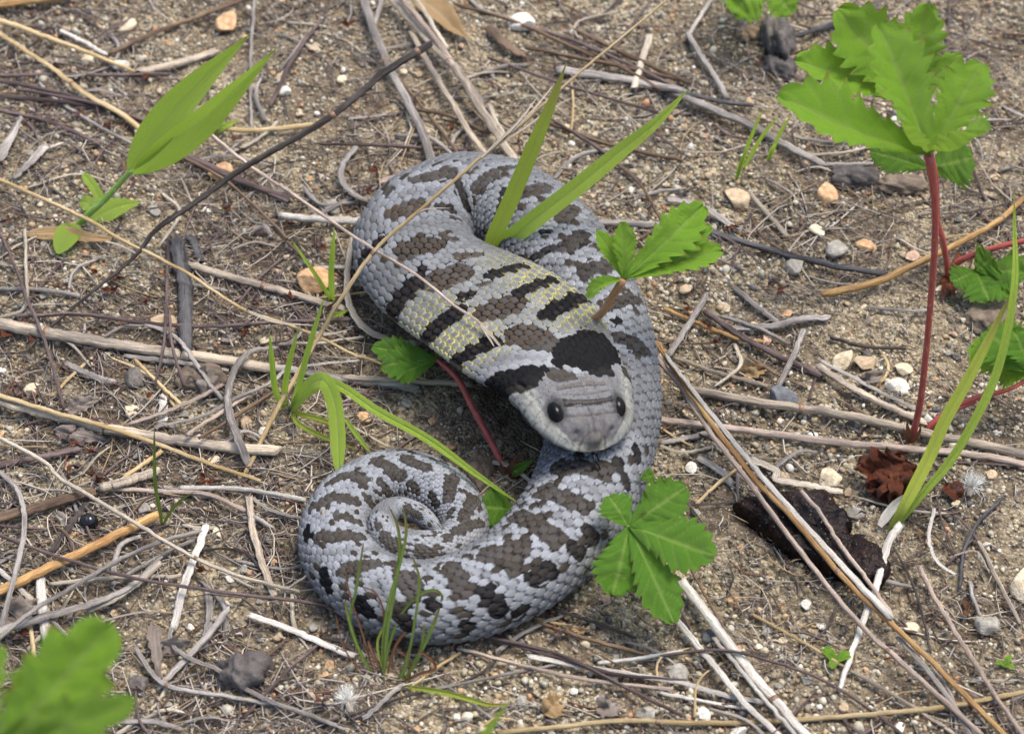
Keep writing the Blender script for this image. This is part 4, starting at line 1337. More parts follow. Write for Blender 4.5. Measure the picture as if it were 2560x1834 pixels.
straw('tan', 14, [(B, 780, 1600, .2), (B, 900, 1520, .2), (B, 1010, 1440, .25)], 'golden split straw crossing under the burnt straw', flat=0.5)

# lower left
straw('pale', 12, [(B, -20, 1350, .4), (B, 300, 1530, .5), (C, 350, 10, .6), (C, 600, 160, .7), (C, 900, 340, .7), (C, 1200, 515, .6), (C, 1500, 640, .4), (C, 1870, 735, .2)], 'long pale stem slanting down to the tail coil', name='grass_stalk', flat=1.0, nodes=(0.72,), taper=(1.0, 0.8))
straw('brown', 29, [(C, -30, 285, .3), (C, 300, 190, .3), (C, 560, 118, .28)], 'purplish brown thick straw near the shiny black seed', flat=0.75)
straw('greytan', 26, [(C, 640, 85, .3), (C, 780, 50, .35), (C, 950, -5, .3)], 'short grey and tan straw end beside the green sprout', flat=0.8)
straw('orange', 27, [(C, -30, 745, .3), (C, 400, 545, .35), (C, 700, 395, .35), (C, 965, 265, .3)], 'thick orange brown straw below the shiny black seed', flat=0.8)
straw('white', 26, [(C, 245, 650, .2), (C, 265, 850, .25), (C, 325, 1215, .2)], 'flat pinkish white stick standing across the grey blades', flat=0.4, cat='stick', name='bleached_stick')
straw('grey', 26, [(C, -20, 985, .35), (C, 300, 885, .4), (C, 600, 800, .4), (C, 830, 690, .35), (C, 1000, 520, .25)], 'long grey dry blade with a ribbed back over the white stick', flat=0.25, taper=(1.1, 0.5))
straw('grey', 12, [(C, -20, 1040, .6), (C, 200, 860, .7), (C, 500, 680, .7), (C, 800, 510, .6), (C, 1050, 410, .5), (C, 1250, 360, .3)], 'pale grey arched stem over the orange straw', flat=1.0, lump=0.0)
straw('grey', 14, [(C, 0, 970, .35), (C, 80, 680, .7), (C, 145, 400, .7), (C, 150, 230, .6), (C, 90, 70, .4), (C, 0, -10, .25)], 'grey curved blade crossing both brown straws', flat=0.35)
straw('purple', 9, [(C, -20, 380, .5), (C, 450, 545, .6), (C, 800, 640, .55), (C, 1400, 740, .5), (C, 1900, 800, .35), (C, 2200, 850, .3)], 'long dull purple stem running to the foot of the coil', name='dead_stalk', flat=1.0, lump=0)
straw('white', 21, [(C, 1285, 330, .3), (C, 1210, 540, .35), (C, 1140, 720, .35), (C, 1085, 960, .2)], 'flat striped white blade lying beside the cream pebble', flat=0.2)
straw('grey', 13, [(C, 1065, 960, .2), (C, 1075, 1060, .3), (C, 1180, 1150, .35), (C, 1340, 1210, .35), (C, 1600, 1375, .3), (C, 2000, 1530, .25), (C, 2150, 1590, .15)], 'long whitish curled blade passing the dark dropping', flat=0.3)
straw('grey', 13, [(C, 850, 1090, .2), (C, 1020, 1310, .3), (C, 1400, 1385, .3), (C, 1700, 1440, .15)], 'grey forked stem bent at a pale joint', flat=0.8, nodes=(0.35,))
straw('greytan', 19, [(C, 1555, 150, .3), (C, 1580, 330, .3), (C, 1640, 560, .25), (C, 1710, 750, .15)], 'brownish flat straw upright beside the tail coil', flat=0.4)
straw('white', 19, [(C, 1570, 885, .2), (C, 1800, 965, .22), (C, 2000, 1050, .2), (C, 2200, 1135, .15)], 'bleached flat straw pointing at the rush tuft', flat=0.4)
straw('pale', 7, [(C, 1790, 720, .2), (C, 1950, 600, .7), (C, 2030, 420, 1.1), (C, 2015, 215, 1.5)], 'thin pale curled blade touching the side of the coil', flat=0.5)
straw('grey', 20, [(C, 1300, 740, .15), (C, 1310, 870, .2), (C, 1275, 1090, .15)], 'grey split blade beside the white oval pebble', flat=0.3)
straw('grey', 20, [(C, 1420, 850, .35), (C, 1280, 1030, .3), (C, 1090, 1230, .2), (C, 1000, 1330, .15)], 'grey stalk slanting toward the bent pale joint', flat=0.5)
straw('grey', 15, [(C, 870, 390, .2), (C, 760, 440, .25), (C, 715, 560, .2), (C, 715, 680, .15)], 'small grey blade bent like a hook by the orange straw', flat=0.35)
straw('pale', 17, [(C, 1000, 560, .3), (C, 850, 690, .3), (C, 700, 790, .3), (C, 560, 850, .2)], 'pale yellowish straw crossing the long grey blade', flat=0.5)
straw('grey', 12, [(C, 790, 630, .2), (C, 1100, 460, .25), (C, 1200, 420, .2)], 'grey straw beside the flat striped blade', flat=0.6)
straw('pale', 12, [(C, 320, 690, .2), (C, 700, 650, .25), (C, 1120, 640, .2)], 'long thin pale straw under the purple stem', flat=0.8)
straw('white', 14, [(C, 1130, 90, .2), (C, 1500, 95, .25), (C, 1900, 160, .2)], 'speckled whitish stem reaching the tail coil above the others', flat=0.9)
straw('pink', 13, [(C, 620, 90, .2), (C, 1000, 110, .22), (C, 1300, 130, .25), (C, 1530, 230, .2)], 'pinkish stem crossing behind the green sprout', flat=0.9)
straw('grey', 10, [(C, 1560, 140, .2), (C, 1700, 230, .25), (C, 1890, 280, .2)], 'dark edged grey blade beside the tail coil', flat=0.4)
straw('white', 14, [(C, -10, 600, .2), (C, 100, 690, .2), (C, 240, 840, .15)], 'white strip under the flat pinkish stick', flat=0.3)
straw('tan', 12, [(C, 190, 960, .2), (C, 215, 1130, .25), (C, 245, 1290, .2)], 'short tan stick standing near the flat pinkish stick', flat=0.8)
straw('dark', 20, [(C, 330, 480, .12), (C, 430, 330, .15), (C, 540, 190, .12)], 'dark crumbly rootlet beside the shiny black seed', lump=0.2, cat='twig', name='twig')

# bottom middle
straw('purple', 9, [(N, -20, 805, .25), (N, 500, 890, .5), (N, 1000, 1010, .3), (N, 1500, 1130, .3), (N, 1900, 1330, .3), (N, 2260, 1510, .2)], 'dull purple stem running along the foot of the snake', name='dead_stalk', flat=1.0)
straw('purple', 9, [(N, 1000, 1010, .2), (N, 1500, 1150, .25), (N, 1850, 1250, .3), (N, 2260, 1290, .2)], 'second purple stem forking from the foot of the snake', name='dead_stalk', flat=1.0)
straw('pink', 10, [(N, 870, 1090, .2), (N, 1300, 1205, .25), (N, 1700, 1290, .22), (N, 2200, 1345, .2)], 'thin greyish stem below the purple fork', flat=1.0)
straw('white', 16, [(N, 1300, 1140, .2), (N, 1600, 1195, .2), (N, 2000, 1260, .2), (N, 2260, 1305, .2), (F, 400, 1385, .2), (F, 600, 1420, .15)], 'flat speckled white straw below the five parted leaf', flat=0.4)
straw('white', 11, [(N, 1750, 1180, .25), (N, 2000, 1150, .25), (N, 2260, 1110, .2)], 'pale thin straw forking off the flat speckled one', flat=0.9)
straw('dark', 8, [(N, 1130, 1105, .15), (N, 1050, 1210, .2), (N, 900, 1300, .2), (N, 740, 1345, .15)], 'dark curved rootlet between snake and rush tuft', flat=1.0)
straw('grey', 8, [(N, 700, 1350, .15), (N, 1150, 1255, .2), (N, 1520, 1185, .15)], 'thin dull grey stem beside the dark curved rootlet', flat=1.0)
straw('tan', 14, [(N, 1120, 1615, .2), (N, 1500, 1580, .22), (N, 1900, 1540, .22), (F, 100, 1555, .2), (F, 600, 1548, .2), (F, 1300, 1500, .2), (F, 1700, 1462, .2), (F, 2270, 1360, .15)], 'long tan straw lying across below the flat white stalks', nodes=(0.3,), flat=0.9)
straw('grey', 13, [(N, 280, 1525, .2), (N, 400, 1410, .25), (N, 500, 1325, .2)], 'grey dry blade at the root of the rush tuft', flat=0.35)
straw('dark', 9, [(N, 1460, 845, .2), (N, 1700, 920, .25), (N, 1970, 1020, .15)], 'dark stem lying past the body below the five parted leaf', flat=1.0)
straw('brown', 11, [(N, 1340, 920, .15), (N, 1700, 1040, .2), (N, 2050, 1130, .15)], 'brown stem beside the foot of the body', flat=1.0)
straw('grey', 15, [(N, -20, 1040, .15), (N, 100, 1090, .2), (N, 190, 1130, .15)], 'grey straw end under the rush tuft', flat=0.5)
straw('tan', 8, [(N, 570, 1330, .2), (N, 700, 1230, .25), (N, 870, 1120, .2)], 'golden stem leaning on the rush tuft', flat=0.9)
straw('grey', 7, [(N, 700, 1250, .15), (N, 900, 1400, .2), (N, 1200, 1620, .15)], 'thin grey stem under the tan trailing blade', flat=1.0)
straw('dark', 8, [(N, 0, 1560, .12), (N, 200, 1500, .15), (N, 500, 1400, .15), (N, 700, 1350, .12)], 'dark rootlet below the white fluff', flat=1.0)

# lower right
straw('pink', 14, [(SC, 1912, 1105, .9), (E, 80, 1010, .8), (E, 300, 1340, .8), (F, 500, 10, .8), (F, 900, 545, .75), (F, 1250, 965, .6), (F, 1500, 1190, .5), (F, 1990, 1635, .35)], 'long pinkish stalk, lower of the pair over the dark bark', nodes=(0.78,), flat=0.9, taper=(1.1, 0.9))
straw('orange', 15, [(SC, 1912, 1025, 1.0), (E, 60, 930, .95), (E, 300, 1270, .9), (F, 600, 70, .85), (F, 800, 275, .8), (F, 1150, 680, .65), (F, 1390, 905, .5), (F, 1700, 1200, .4), (F, 2130, 1635, .3)], 'long golden stalk, upper of the pair over the dark bark', nodes=(0.60,), flat=0.9)
straw('white', 17, [(E, 10, 845, 1.05), (E, 300, 1215, 1.0), (E, 560, 1540, .95), (F, 700, 120, .9), (F, 1000, 450, .8), (F, 1250, 720, .7), (F, 1410, 885, .6)], 'bleached leaf sheath lying along the golden stalk', flat=0.5, taper=(0.7, 1.25))
straw('grey', 15, [(F, 1470, 1030, .3), (F, 1650, 1230, .3), (F, 1830, 1480, .25), (F, 1920, 1630, .2)], 'grey stalk starting beside the joint of the golden stalk', flat=0.7)
straw('pink', 12, [(F, 860, 110, .9), (F, 980, 250, .9), (F, 1100, 440, .85), (F, 1300, 700, .7), (F, 1420, 880, .55)], 'slender greyish stem lying over the bark beside the golden stalk', flat=0.8)
straw('white', 20, [(F, 1470, 330, .6), (F, 1400, 430, .6), (F, 1330, 700, .5), (F, 1235, 950, .3), (F, 1160, 1160, .2), (F, 1095, 1345, .15)], 'pale upright dead stem at the foot of the yellow green blades', flat=0.6, taper=(1.2, 0.6))
straw('white', 27, [(F, 115, 675, .4), (F, 400, 1050, .4), (F, 600, 1305, .35), (F, 900, 1640, .3)], 'thick speckled white stalk coming out from under the five parted leaf', flat=0.6, nodes=(0.75,), taper=(1.1, 0.9))
straw('white', 18, [(F, 70, 900, .3), (F, 300, 1180, .3), (F, 500, 1425, .3), (F, 720, 1635, .25)], 'white stalk parallel to the thick speckled one', flat=0.5)
straw('white', 12, [(F, 315, 1030, .35), (F, 450, 1190, .45), (F, 690, 1480, .5), (F, 830, 1640, .4)], 'narrow white stalk with a cut end between two white stalks', flat=0.8)
straw('brown', 7, [(F, 170, 600, .2), (F, 350, 920, .3), (F, 520, 1180, .2)], 'fine brown stem along the thick speckled white stalk', flat=1.0)
straw('pink', 13, [(F, 1600, 585, .35), (F, 1690, 775, .3), (F, 1900, 1110, .3), (F, 2100, 1430, .3), (F, 2250, 1640, .25)], 'long pinkish stalk with a cut white end lying on bare sand', flat=0.9)
straw('purple', 8, [(F, -20, 1135, .25), (F, 350, 1100, .5), (F, 700, 1180, .5), (F, 1000, 1290, .25), (F, 1300, 1480, .2), (F, 1500, 1635, .2)], 'thin purple stem crossing over the white stalks', name='dead_stalk', flat=1.0, lump=0)
straw('dark', 7, [(F, 1440, 460, .2), (F, 1560, 700, .2), (F, 1640, 980, .18), (F, 1665, 1115, .12)], 'thin dark stem on bare sand beside the golden stalk', flat=1.0)
straw('greytan', 12, [(F, 1970, 425, .15), (F, 2080, 650, .2), (F, 2225, 935, .15)], 'grey brown stem on the sand beside the big yellow pebble', flat=0.8)
straw('char', 10, [(F, 2115, 150, .2), (F, 1950, 320, .2), (F, 1875, 480, .2), (F, 1850, 710, .15)], 'blue grey curved twig on the sand', cat='twig', name='twig', flat=0.9)
straw('white', 10, [(F, 1690, 220, .25), (F, 1655, 400, .4), (F, 1710, 550, .35), (F, 1815, 625, .15)], 'pale curled strip beside the blue grey twig', flat=0.25)
straw('greytan', 10, [(F, 1170, 1230, .15), (F, 1500, 1420, .2), (F, 1810, 1620, .15)], 'thin brownish stem below the green seedling', flat=0.9)
straw('tan', 9, [(F, 560, 880, .12), (F, 850, 1040, .15), (F, 1110, 1195, .15)], 'tan stem ending at the green seedling', flat=0.8)
straw('white', 10, [(F, -20, 1370, .15), (F, 300, 1430, .18), (F, 550, 1475, .12)], 'thin white straw under the white stalks', flat=0.7)
straw('pale', 22, [(E, 560, 1500, .2), (E, 700, 1570, .2), (F, 700, 30, .2), (F, 850, 60, .3), (F, 1100, 110, .2)], 'broad cream blade behind the dark bark', flat=0.2)

# right middle
straw('greytan', 25, [(E, 130, 1055, .3), (E, 600, 1140, .3), (E, 1100, 1212, .3), (E, 1500, 1300, .28), (E, 2000, 1405, .25), (E, 2270, 1465, .25)], 'thick straw, grey then golden, behind the red stem foot', nodes=(0.35,), flat=0.8)
straw('pink', 20, [(SC, 1900, 1415, .3), (E, 0, 1250, .3), (E, 500, 1312, .3), (E, 1100, 1390, .28), (E, 1500, 1425, .28), (E, 2000, 1475, .25), (E, 2260, 1530, .2)], 'speckled tan straw lying in front of the red stem foot', flat=0.85)
straw('greytan', 20, [(E, 965, 915, .25), (E, 1200, 1060, .25), (E, 1420, 1170, .22), (E, 1620, 1260, .15)], 'short grey and brown straw between the two tan pebbles', flat=0.7)
straw('grey', 13, [(E, 985, 880, .15), (E, 1250, 1020, .2), (E, 1640, 1220, .12)], 'grey strip alongside the short grey and brown straw', flat=0.4)
straw('char', 17, [(E, 190, 40, .3), (E, 600, 170, .3), (E, 1000, 272, .28), (E, 1370, 335, .2)], 'straight blackened stem beside the leaf over the snake', flat=0.9)
straw('orange', 16, [(E, 1005, 462, .3), (E, 1300, 395, .35), (E, 1600, 265, .4), (E, 1850, 140, .4), (E, 2080, 10, .4), (D, 2260, 1230, .4)], 'golden stem with a whitened end lying behind the tall red stem', nodes=(0.8,), flat=1.0, taper=(1.2, 0.9))
straw('grey', 22, [(E, 400, 675, .2), (E, 700, 655, .25), (E, 860, 615, .25), (E, 1030, 610, .15)], 'grey flat blade lying on sand above the blue grey pebble', flat=0.25)
straw('grey', 15, [(E, 870, 690, .2), (E, 810, 840, .25), (E, 720, 1025, .2)], 'short grey stem standing above the blue grey pebble', flat=0.8)
straw('purple', 17, [(E, 265, 575, .25), (E, 500, 735, .25), (E, 700, 840, .25), (E, 970, 965, .2)], 'knobbly dark purple twig beside the snake', cat='twig', name='twig', lump=0.08)
straw('orange', 12, [(E, 10, 555, .2), (E, 300, 680, .25), (E, 480, 745, .2), (E, 640, 765, .15)], 'orange brown stem beside the purple twig', flat=0.9)
straw('grey', 16, [(E, 445, 430, .15), (E, 580, 540, .2), (E, 710, 640, .15)], 'grey stalk leading to the grey flat blade', flat=0.7)
straw('grey', 17, [(E, 260, 480, .3), (E, 150, 660, .25), (E, 30, 840, .2)], 'speckled grey stem leaning against the side of the snake', flat=0.8)
straw('greytan', 12, [(E, 70, 860, .15), (E, 350, 960, .2), (E, 640, 1035, .15)], 'tan stem pointing at the blue grey pebble', flat=0.9)
straw('grey', 10, [(E, 1280, 540, .15), (E, 1480, 565, .2), (E, 1690, 560, .15)], 'whitish straw on the sand beside the tall red stem', flat=0.6)
straw('dark', 10, [(E, 1050, 735, .15), (E, 1250, 790, .2), (E, 1500, 800, .12)], 'dark stem above the two tan pebbles', flat=0.9)
straw('grey', 10, [(E, 370, 605, .2), (E, 600, 680, .25), (E, 780, 775, .15)], 'thin grey stem below the grey flat blade', flat=1.0)
straw('brown', 9, [(E, 530, 850, .15), (E, 700, 960, .2), (E, 880, 1040, .12)], 'brown bent stem above the blue grey pebble', flat=0.8)
straw('grey', 18, [(E, -20, 1390, .15), (E, 150, 1360, .15), (E, 270, 1330, .15)], 'dark grey strip in the shade beside the snake', flat=0.4)
straw('pale', 10, [(SC, 1930, 1550, .2), (E, 100, 1450, .22), (E, 330, 1410, .15)], 'pale strip edged with shadow beside the pinkish stalk', flat=0.3)
straw('grey', 22, [(E, 230, 1490, .15), (E, 380, 1590, .15), (F, 420, 60, .1)], 'flat greyish bark strip behind the pinkish stalk', flat=0.3)
straw('grey', 12, [(E, 950, 1450, .2), (E, 860, 1440, .25), (E, 740, 1510, .2), (E, 650, 1580, .12)], 'grey blade bowed over the cream pebble', flat=0.3)

# far right and behind
straw('grey', 22, [(D, -30, 545, .3), (D, 300, 680, .3), (D, 500, 765, .3), (D, 800, 930, .28), (D, 990, 1030, .2)], 'long grey stalk leading toward the tall leafy plant', flat=0.7)
straw('grey', 12, [(D, 930, 1025, .2), (D, 1150, 1030, .25), (D, 1320, 1025, .2)], 'thin grey stem under the tall leafy plant', flat=0.8)
straw('char', 13, [(D, -20, 560, .4), (D, 200, 600, .4), (D, 380, 640, .35), (D, 540, 660, .25)], 'dark edged stem crossing the long grey stalk', flat=0.8)
straw('grey', 16, [(D, 150, 215, .3), (D, 220, 330, .32), (D, 310, 470, .3), (D, 395, 615, .3)], 'grey twig fork leading to the long grey stalk', cat='twig', name='twig')
straw('grey', 12, [(D, 300, -10, .3), (D, 230, 100, .3), (D, 150, 220, .3)], 'grey twig bent at the fork', cat='twig', name='twig')
straw('pale', 14, [(D, 545, 1215, .2), (D, 650, 1340, .2), (D, 770, 1475, .15)], 'short pale straw beside the squarish tan pebble', flat=0.7)
straw('grey', 20, [(D, 20, 1245, .2), (D, 200, 1275, .25), (D, 320, 1340, .25), (D, 450, 1435, .15)], 'grey curled blade behind the leaf over the snake', flat=0.3)
straw('char', 13, [(D, 780, 235, .2), (D, 950, 190, .22), (D, 1110, 145, .15)], 'dark stem beside the black lumpy dropping', flat=0.8)
straw('grey', 9, [(D, 830, 860, .15), (D, 1000, 885, .2), (D, 1280, 880, .15)], 'faint pale stem behind the tall leafy plant', flat=0.8)
straw('greytan', 24, [(M, 430, -20, .4), (M, 700, 275, .5), (M, 850, 430, .6), (M, 980, 640, .6), (M, 1100, 830, .5), (M, 1240, 1040, .3)], 'broad grey and rust straw running down behind the snake', flat=0.6, nodes=(0.45,))
straw('pink', 16, [(M, 500, -20, .7), (M, 620, 120, .7), (M, 760, 300, .65), (M, 840, 420, .6)], 'rusty tan straw lying on the broad straw behind the snake', flat=0.7)
straw('pale', 12, [(M, 600, -10, .5), (M, 700, 150, .5), (M, 790, 300, .4)], 'pale straw close beside the broad straw', flat=0.8)
straw('grey', 22, [(M, 265, -20, .4), (M, 340, 200, .5), (M, 450, 460, .5), (M, 560, 660, .45), (M, 640, 830, .4), (M, 705, 1030, .3)], 'grey jointed stalk running down to the back coil', flat=0.7, nodes=(0.42,))
straw('grey', 13, [(M, 390, -20, .35), (M, 335, 180, .5)], 'grey branch meeting the jointed stalk', flat=0.8)
straw('greytan', 16, [(M, 570, 205, .3), (M, 680, 400, .4), (M, 800, 600, .4), (M, 930, 820, .4), (M, 1070, 1010, .3)], 'slim tan and grey stalk between two broader ones behind the snake', flat=0.7)
straw('grey', 13, [(M, 900, 500, .2), (M, 960, 560, .3), (M, 1010, 640, .2)], 'short grey strip beside the broad straw behind the snake', flat=0.4)
straw('pale', 13, [(M, 1060, 660, .2), (M, 1100, 760, .25), (M, 1150, 840, .15)], 'short pale stub in front of the broad straw behind the snake', flat=0.7)
straw('grey', 16, [(SC, 385, 35, .2), (SC, 315, 130, .35), (SC, 325, 225, .35), (SC, 400, 290, .3), (SC, 500, 325, .2)], 'grey blade curved like a bow beside the back coil', flat=0.3)
straw('pink', 20, [(SC, 520, 210, .2), (SC, 600, 190, .22), (SC, 700, 180, .2)], 'short pinkish stub behind the back coil', flat=0.6)
straw('pale', 22, [(SC, 370, 500, .3), (SC, 340, 690, .35), (SC, 350, 830, .4), (SC, 430, 950, .45), (SC, 560, 1015, .45), (SC, 690, 1035, .4)], 'curved pale blade wrapped round the edge of the neck', flat=0.25, taper=(0.7, 1.0))
straw('pale', 9, [(SC, 0, 1035, .2), (SC, 200, 1030, .25), (SC, 420, 1000, .2)], 'straight thin straw beside the curved pale blade', flat=0.9)
straw('white', 8, [(SC, 110, 1150, .4), (SC, 250, 1130, .5), (SC, 400, 1120, .3)], 'wispy white strip beside the curved pale blade', flat=0.4)
straw('brown', 25, [(M, 1055, 180, .25), (M, 1140, 260, .3), (M, 1260, 350, .2)], 'brown bark strip behind the fine tan stem', flat=0.35)
for k, (p0, p1, p2, w_) in enumerate([((1250, 150), (1700, 300), (2260, 560), 9), ((1300, 300), (1800, 400), (2260, 500), 11), ((1500, 250), (1900, 430), (2260, 640), 9), ((1050, 360), (1500, 520), (2100, 700), 8), ((850, 30), (1200, 130), (1700, 350), 9),
                                      ((1400, 760), (1800, 900), (2250, 1000), 10), ((1350, 690), (1700, 900), (2000, 1130), 8), ((560, 680), (800, 720), (1050, 830), 9), ((480, 480), (650, 680), (900, 1010), 9), ((0, 900), (400, 910), (900, 940), 8),
                                      ((1600, 190), (2000, 380), (2300, 520), 12), ((1850, 1020), (2000, 1150), (2140, 1390), 8)]):
    o = straw('brown' if k % 3 else 'purple', w_, [(M, *p0, .2), (M, *p1, .3), (M, *p2, .2)], 'thin brown dead stem', name='dead_stalk', group='thin brown stems behind the snake', flat=1.0)
    loose(o, ('long ' if p2[0] - p0[0] > 700 else 'short ') + ('brown' if k % 3 else 'purple') + ' dead stem running across', on_ground(M, *p1))
straw('grey', 26, [(M, 1500, 440, .2), (M, 1800, 480, .25), (M, 2260, 570, .2)], 'wide weathered grey stalk under the brown tangle behind the snake', flat=0.6)
straw('grey', 20, [(M, 1690, 1390, .2), (M, 2000, 1400, .22), (M, 2260, 1425, .2)], 'grey straw passing behind the leaf over the snake', flat=0.7)
straw('pale', 18, [(M, 2060, 230, .3), (M, 2010, 380, .3), (M, 1960, 560, .2)], 'pale grey stub crossing the brown tangle', flat=0.6)

# ------------------------------------------------------------------ green plants
def gz(p):
    return float(ground_z(p[0], p[1]))


# tall cinquefoil with a red stem
b0 = on_ground(E, 1545, 1385, 0.0)
yb = b0[1]
pl = thing('cinquefoil_plant', 'tall leafy plant with toothed bright green leaves on a long red stem', 'plant', b0)
st_pts = [b0, V(E, 1600, 1150, yb + .1), V(E, 1640, 800, yb + .2), V(E, 1672, 450, yb + .2), V(E, 1695, 100, yb + .1), V(D, 1690, 1200, yb), V(D, 1655, 970, yb)]
stem(pl, st_pts, [.105, .095, .085, .085, .09, .10, .12], M_STEMR, hairs=260, hl=.10)
top = st_pts[-1]
LF = [  # base, tip, dy at tip, width, normal, fold, arch
    ((1640, 945), (705, 605), 0.3, 1.65, (0.1, -0.35, 1), 0.75, -0.04),
    ((1640, 940), (1335, 150), 2.1, 1.5, (0.35, -1, 0.5), 0.75, 0.02),
    ((1660, 935), (1985, 395), 1.6, 1.35, (-0.3, -1, 0.7), 0.55, 0.05),
    ((1665, 960), (2020, 825), -0.9, 1.5, (-0.25, 0.45, 1), 0.75, -0.05),
    ((1640, 960), (1470, 745), -0.9, 1.1, (0.5, 0.25, 1), 0.6, -0.05),
]
for k, ((x0, y0), (x1, y1), dy, w_, nn_, fo, ar) in enumerate(LF):
    leaflet(pl, top + np.array([0, 0, .02 * k]), V(D, x1, y1, yb + dy), w_, nn_, fo, ar, 7, seed=40 + k)
for k, (x1, y1, w_) in enumerate([(1520, 1240, .16), (1600, 1270, .14), (1500, 1290, .12)]):
    v, f, a = strip([b0 + np.array([0, -.05, 0]), V(E, x1, y1 + 40, yb - .1), V(E, x1, y1, yb - .05)], w_, (0, -1, .3), n=14, m=5, prof='lance', seed=k)
    mk('stipule', v, f, M_RED, parent=pl, attrs=a)

# red runners at the edge of the picture
b0 = on_ground(E, 1775, 370, 0.0)
rp = thing('cinquefoil_plant', 'plant with red stalks arching from an orange crown behind the tall red stem', 'plant', b0)
yr = b0[1]
b2 = V(D, 1510, 620, yr + .6)
stem(rp, [b0, V(E, 1765, 260, yr), V(E, 1740, 100, yr), V(D, 1715, 1400, yr + .1), V(D, 1700, 1100, yr + .2), V(D, 1620, 800, yr + .4), b2], [.085, .08, .075, .07, .065, .06, .05], M_STEMR, hairs=60)
for k, ((x1, y1), dy, w_, nn_, fo) in enumerate([((825, 375), .4, 1.45, (0.1, -0.45, 1), .6), ((1080, 60), 1.4, 1.9, (0.35, -1, .7), .55), ((1650, 25), 1.6, 1.4, (-0.2, -1, .6), .55), ((1865, 350), .8, .9, (-.3, -.8, .7), .4), ((1325, 575), -.5, .85, (0, -.4, 1), .4)]):
    leaflet(rp, b2, V(D, x1, y1, yr + dy), w_, nn_, fo, 0.03, 7, seed=60 + k)
b3 = V(D, 1660, 1050, yr + .5)
stem(rp, [b0 + np.array([.1, .1, .0]), V(E, 1735, 150, yr + .3), b3], [.06, .055, .05], M_STEMO)
for k, ((x1, y1), dy, w_) in enumerate([((1290, 945), .6, .95), ((1930, 985), .6, 1.6)]):
    leaflet(rp, b3, V(D, x1, y1, yr + dy), w_, (0, -.8, .8), .2, .03, 7, M_LEAFD, seed=70 + k)
r1 = [b0, G(E, 1830, 270, .5), G(E, 2000, 195, 1.1), G(E, 2260, 130, 1.6), G(E, 2420, 110, 1.9)]
stem(rp, r1, [.10, .10, .09, .08, .07], M_STEMR, hairs=120)
stem(rp, [b0, G(E, 1860, 330, .35), G(E, 1950, 318, .6)], [.09, .09, .07], M_STEMR)
for k, (x0, y0, x1, y1, z1, w_) in enumerate([(1950, 320, 1800, 390, .6, .9), (1950, 320, 2030, 505, .5, 1.3), (1950, 320, 2060, 230, 1.2, 1.2), (2000, 320, 2260, 330, 1.0, 1.3), (1980, 330, 2190, 470, .6, 1.1)]):
    leaflet(rp, G(E, x0, y0, .65), G(E, x1, y1, z1), w_, (0, -.5, 1), .15, .06, 6, M_LEAFD, seed=80 + k)
for k, (x0, y0, x1, y1, w_) in enumerate([(1770, 400, 1740, 500, .3), (1780, 390, 1820, 480, .35), (1760, 360, 1710, 400, .25), (1790, 340, 1850, 180, .18)]):
    v, f, a = strip([on_ground(E, x0, y0, .1), on_ground(E, (x0 + x1) / 2, (y0 + y1) / 2, .25), on_ground(E, x1, y1, .15)], w_, (0, -.5, 1), n=14, m=7, prof='lance', seed=k, wave=.3)
    mk('old_leaf', v, f, M_REDLEAF, parent=rp, attrs=a)

# leaves reaching in beside the yellow green blades
b0 = on_ground(E, 1640, 1330, 0.0)
ep = thing('cinquefoil_plant', 'leaf on a bent red stalk behind the yellow green blades', 'plant', b0)
stem(ep, [b0, G(E, 1760, 1200, .5), G(E, 1950, 1110, 1.0), G(E, 2150, 1060, 1.5), G(E, 2330, 960, 1.9)], [.08, .075, .07, .06, .05], M_STEMR)
stem(ep, [b0, G(E, 1680, 1270, .3), G(E, 1800, 1190, .6), G(E, 1950, 1130, .8)], [.10, .09, .08, .07], M_STEMR)
hub = G(E, 2300, 950, 2.0)
for k, (x1, y1, z1, w_, mt_) in enumerate([(2010, 690, 2.6, 1.5, M_LEAFD), (1915, 790, 2.0, 1.3, M_LEAF), (2180, 680, 3.0, 1.1, M_LEAFD), (2080, 960, 1.6, .9, M_LEAF), (2420, 700, 2.5, 1.4, M_LEAFD)]):
    leaflet(ep, hub, G(E, x1, y1, z1), w_, (.2, -.6, 1), .25, .05, 7, mt_, seed=90 + k)

# plant beside and behind the neck
b0 = G(SC, 1320, 880, 0.3)
mp_ = thing('cinquefoil_plant', 'young toothed leaf on a hairy orange stalk standing up behind the neck', 'plant', b0)
mh = G(SC, 1745, 705, 4.2)
stem(mp_, [b0, G(SC, 1430, 915, 1.6), G(SC, 1620, 890, 2.9), G(SC, 1690, 790, 3.6), mh], [.10, .10, .11, .11, .12], M_STEMO, hairs=240, hl=.12)
for k, (x1, y1, z1, w_, nn_, fo) in enumerate([(2150, 330, 5.4, 1.2, (.25, -.8, .8), .6), (2240, 560, 4.4, 1.15, (-.05, -.3, 1), .6), (1735, 415, 5.6, .70, (.4, -1, .5), .55), (1610, 460, 5.3, .55, (.6, -.9, .5), .5), (1560, 800, 3.7, .55, (-.3, -.2, 1), .5)]):
    leaflet(mp_, mh, G(SC, x1, y1, z1), w_, nn_, fo, 0.04 if k != 4 else .22, 7, seed=110 + k)
leaflet(mp_, mh, G(SC, 2190, 440, 5.0), .8, (0, -.6, 1), .3, .03, 7, seed=117)

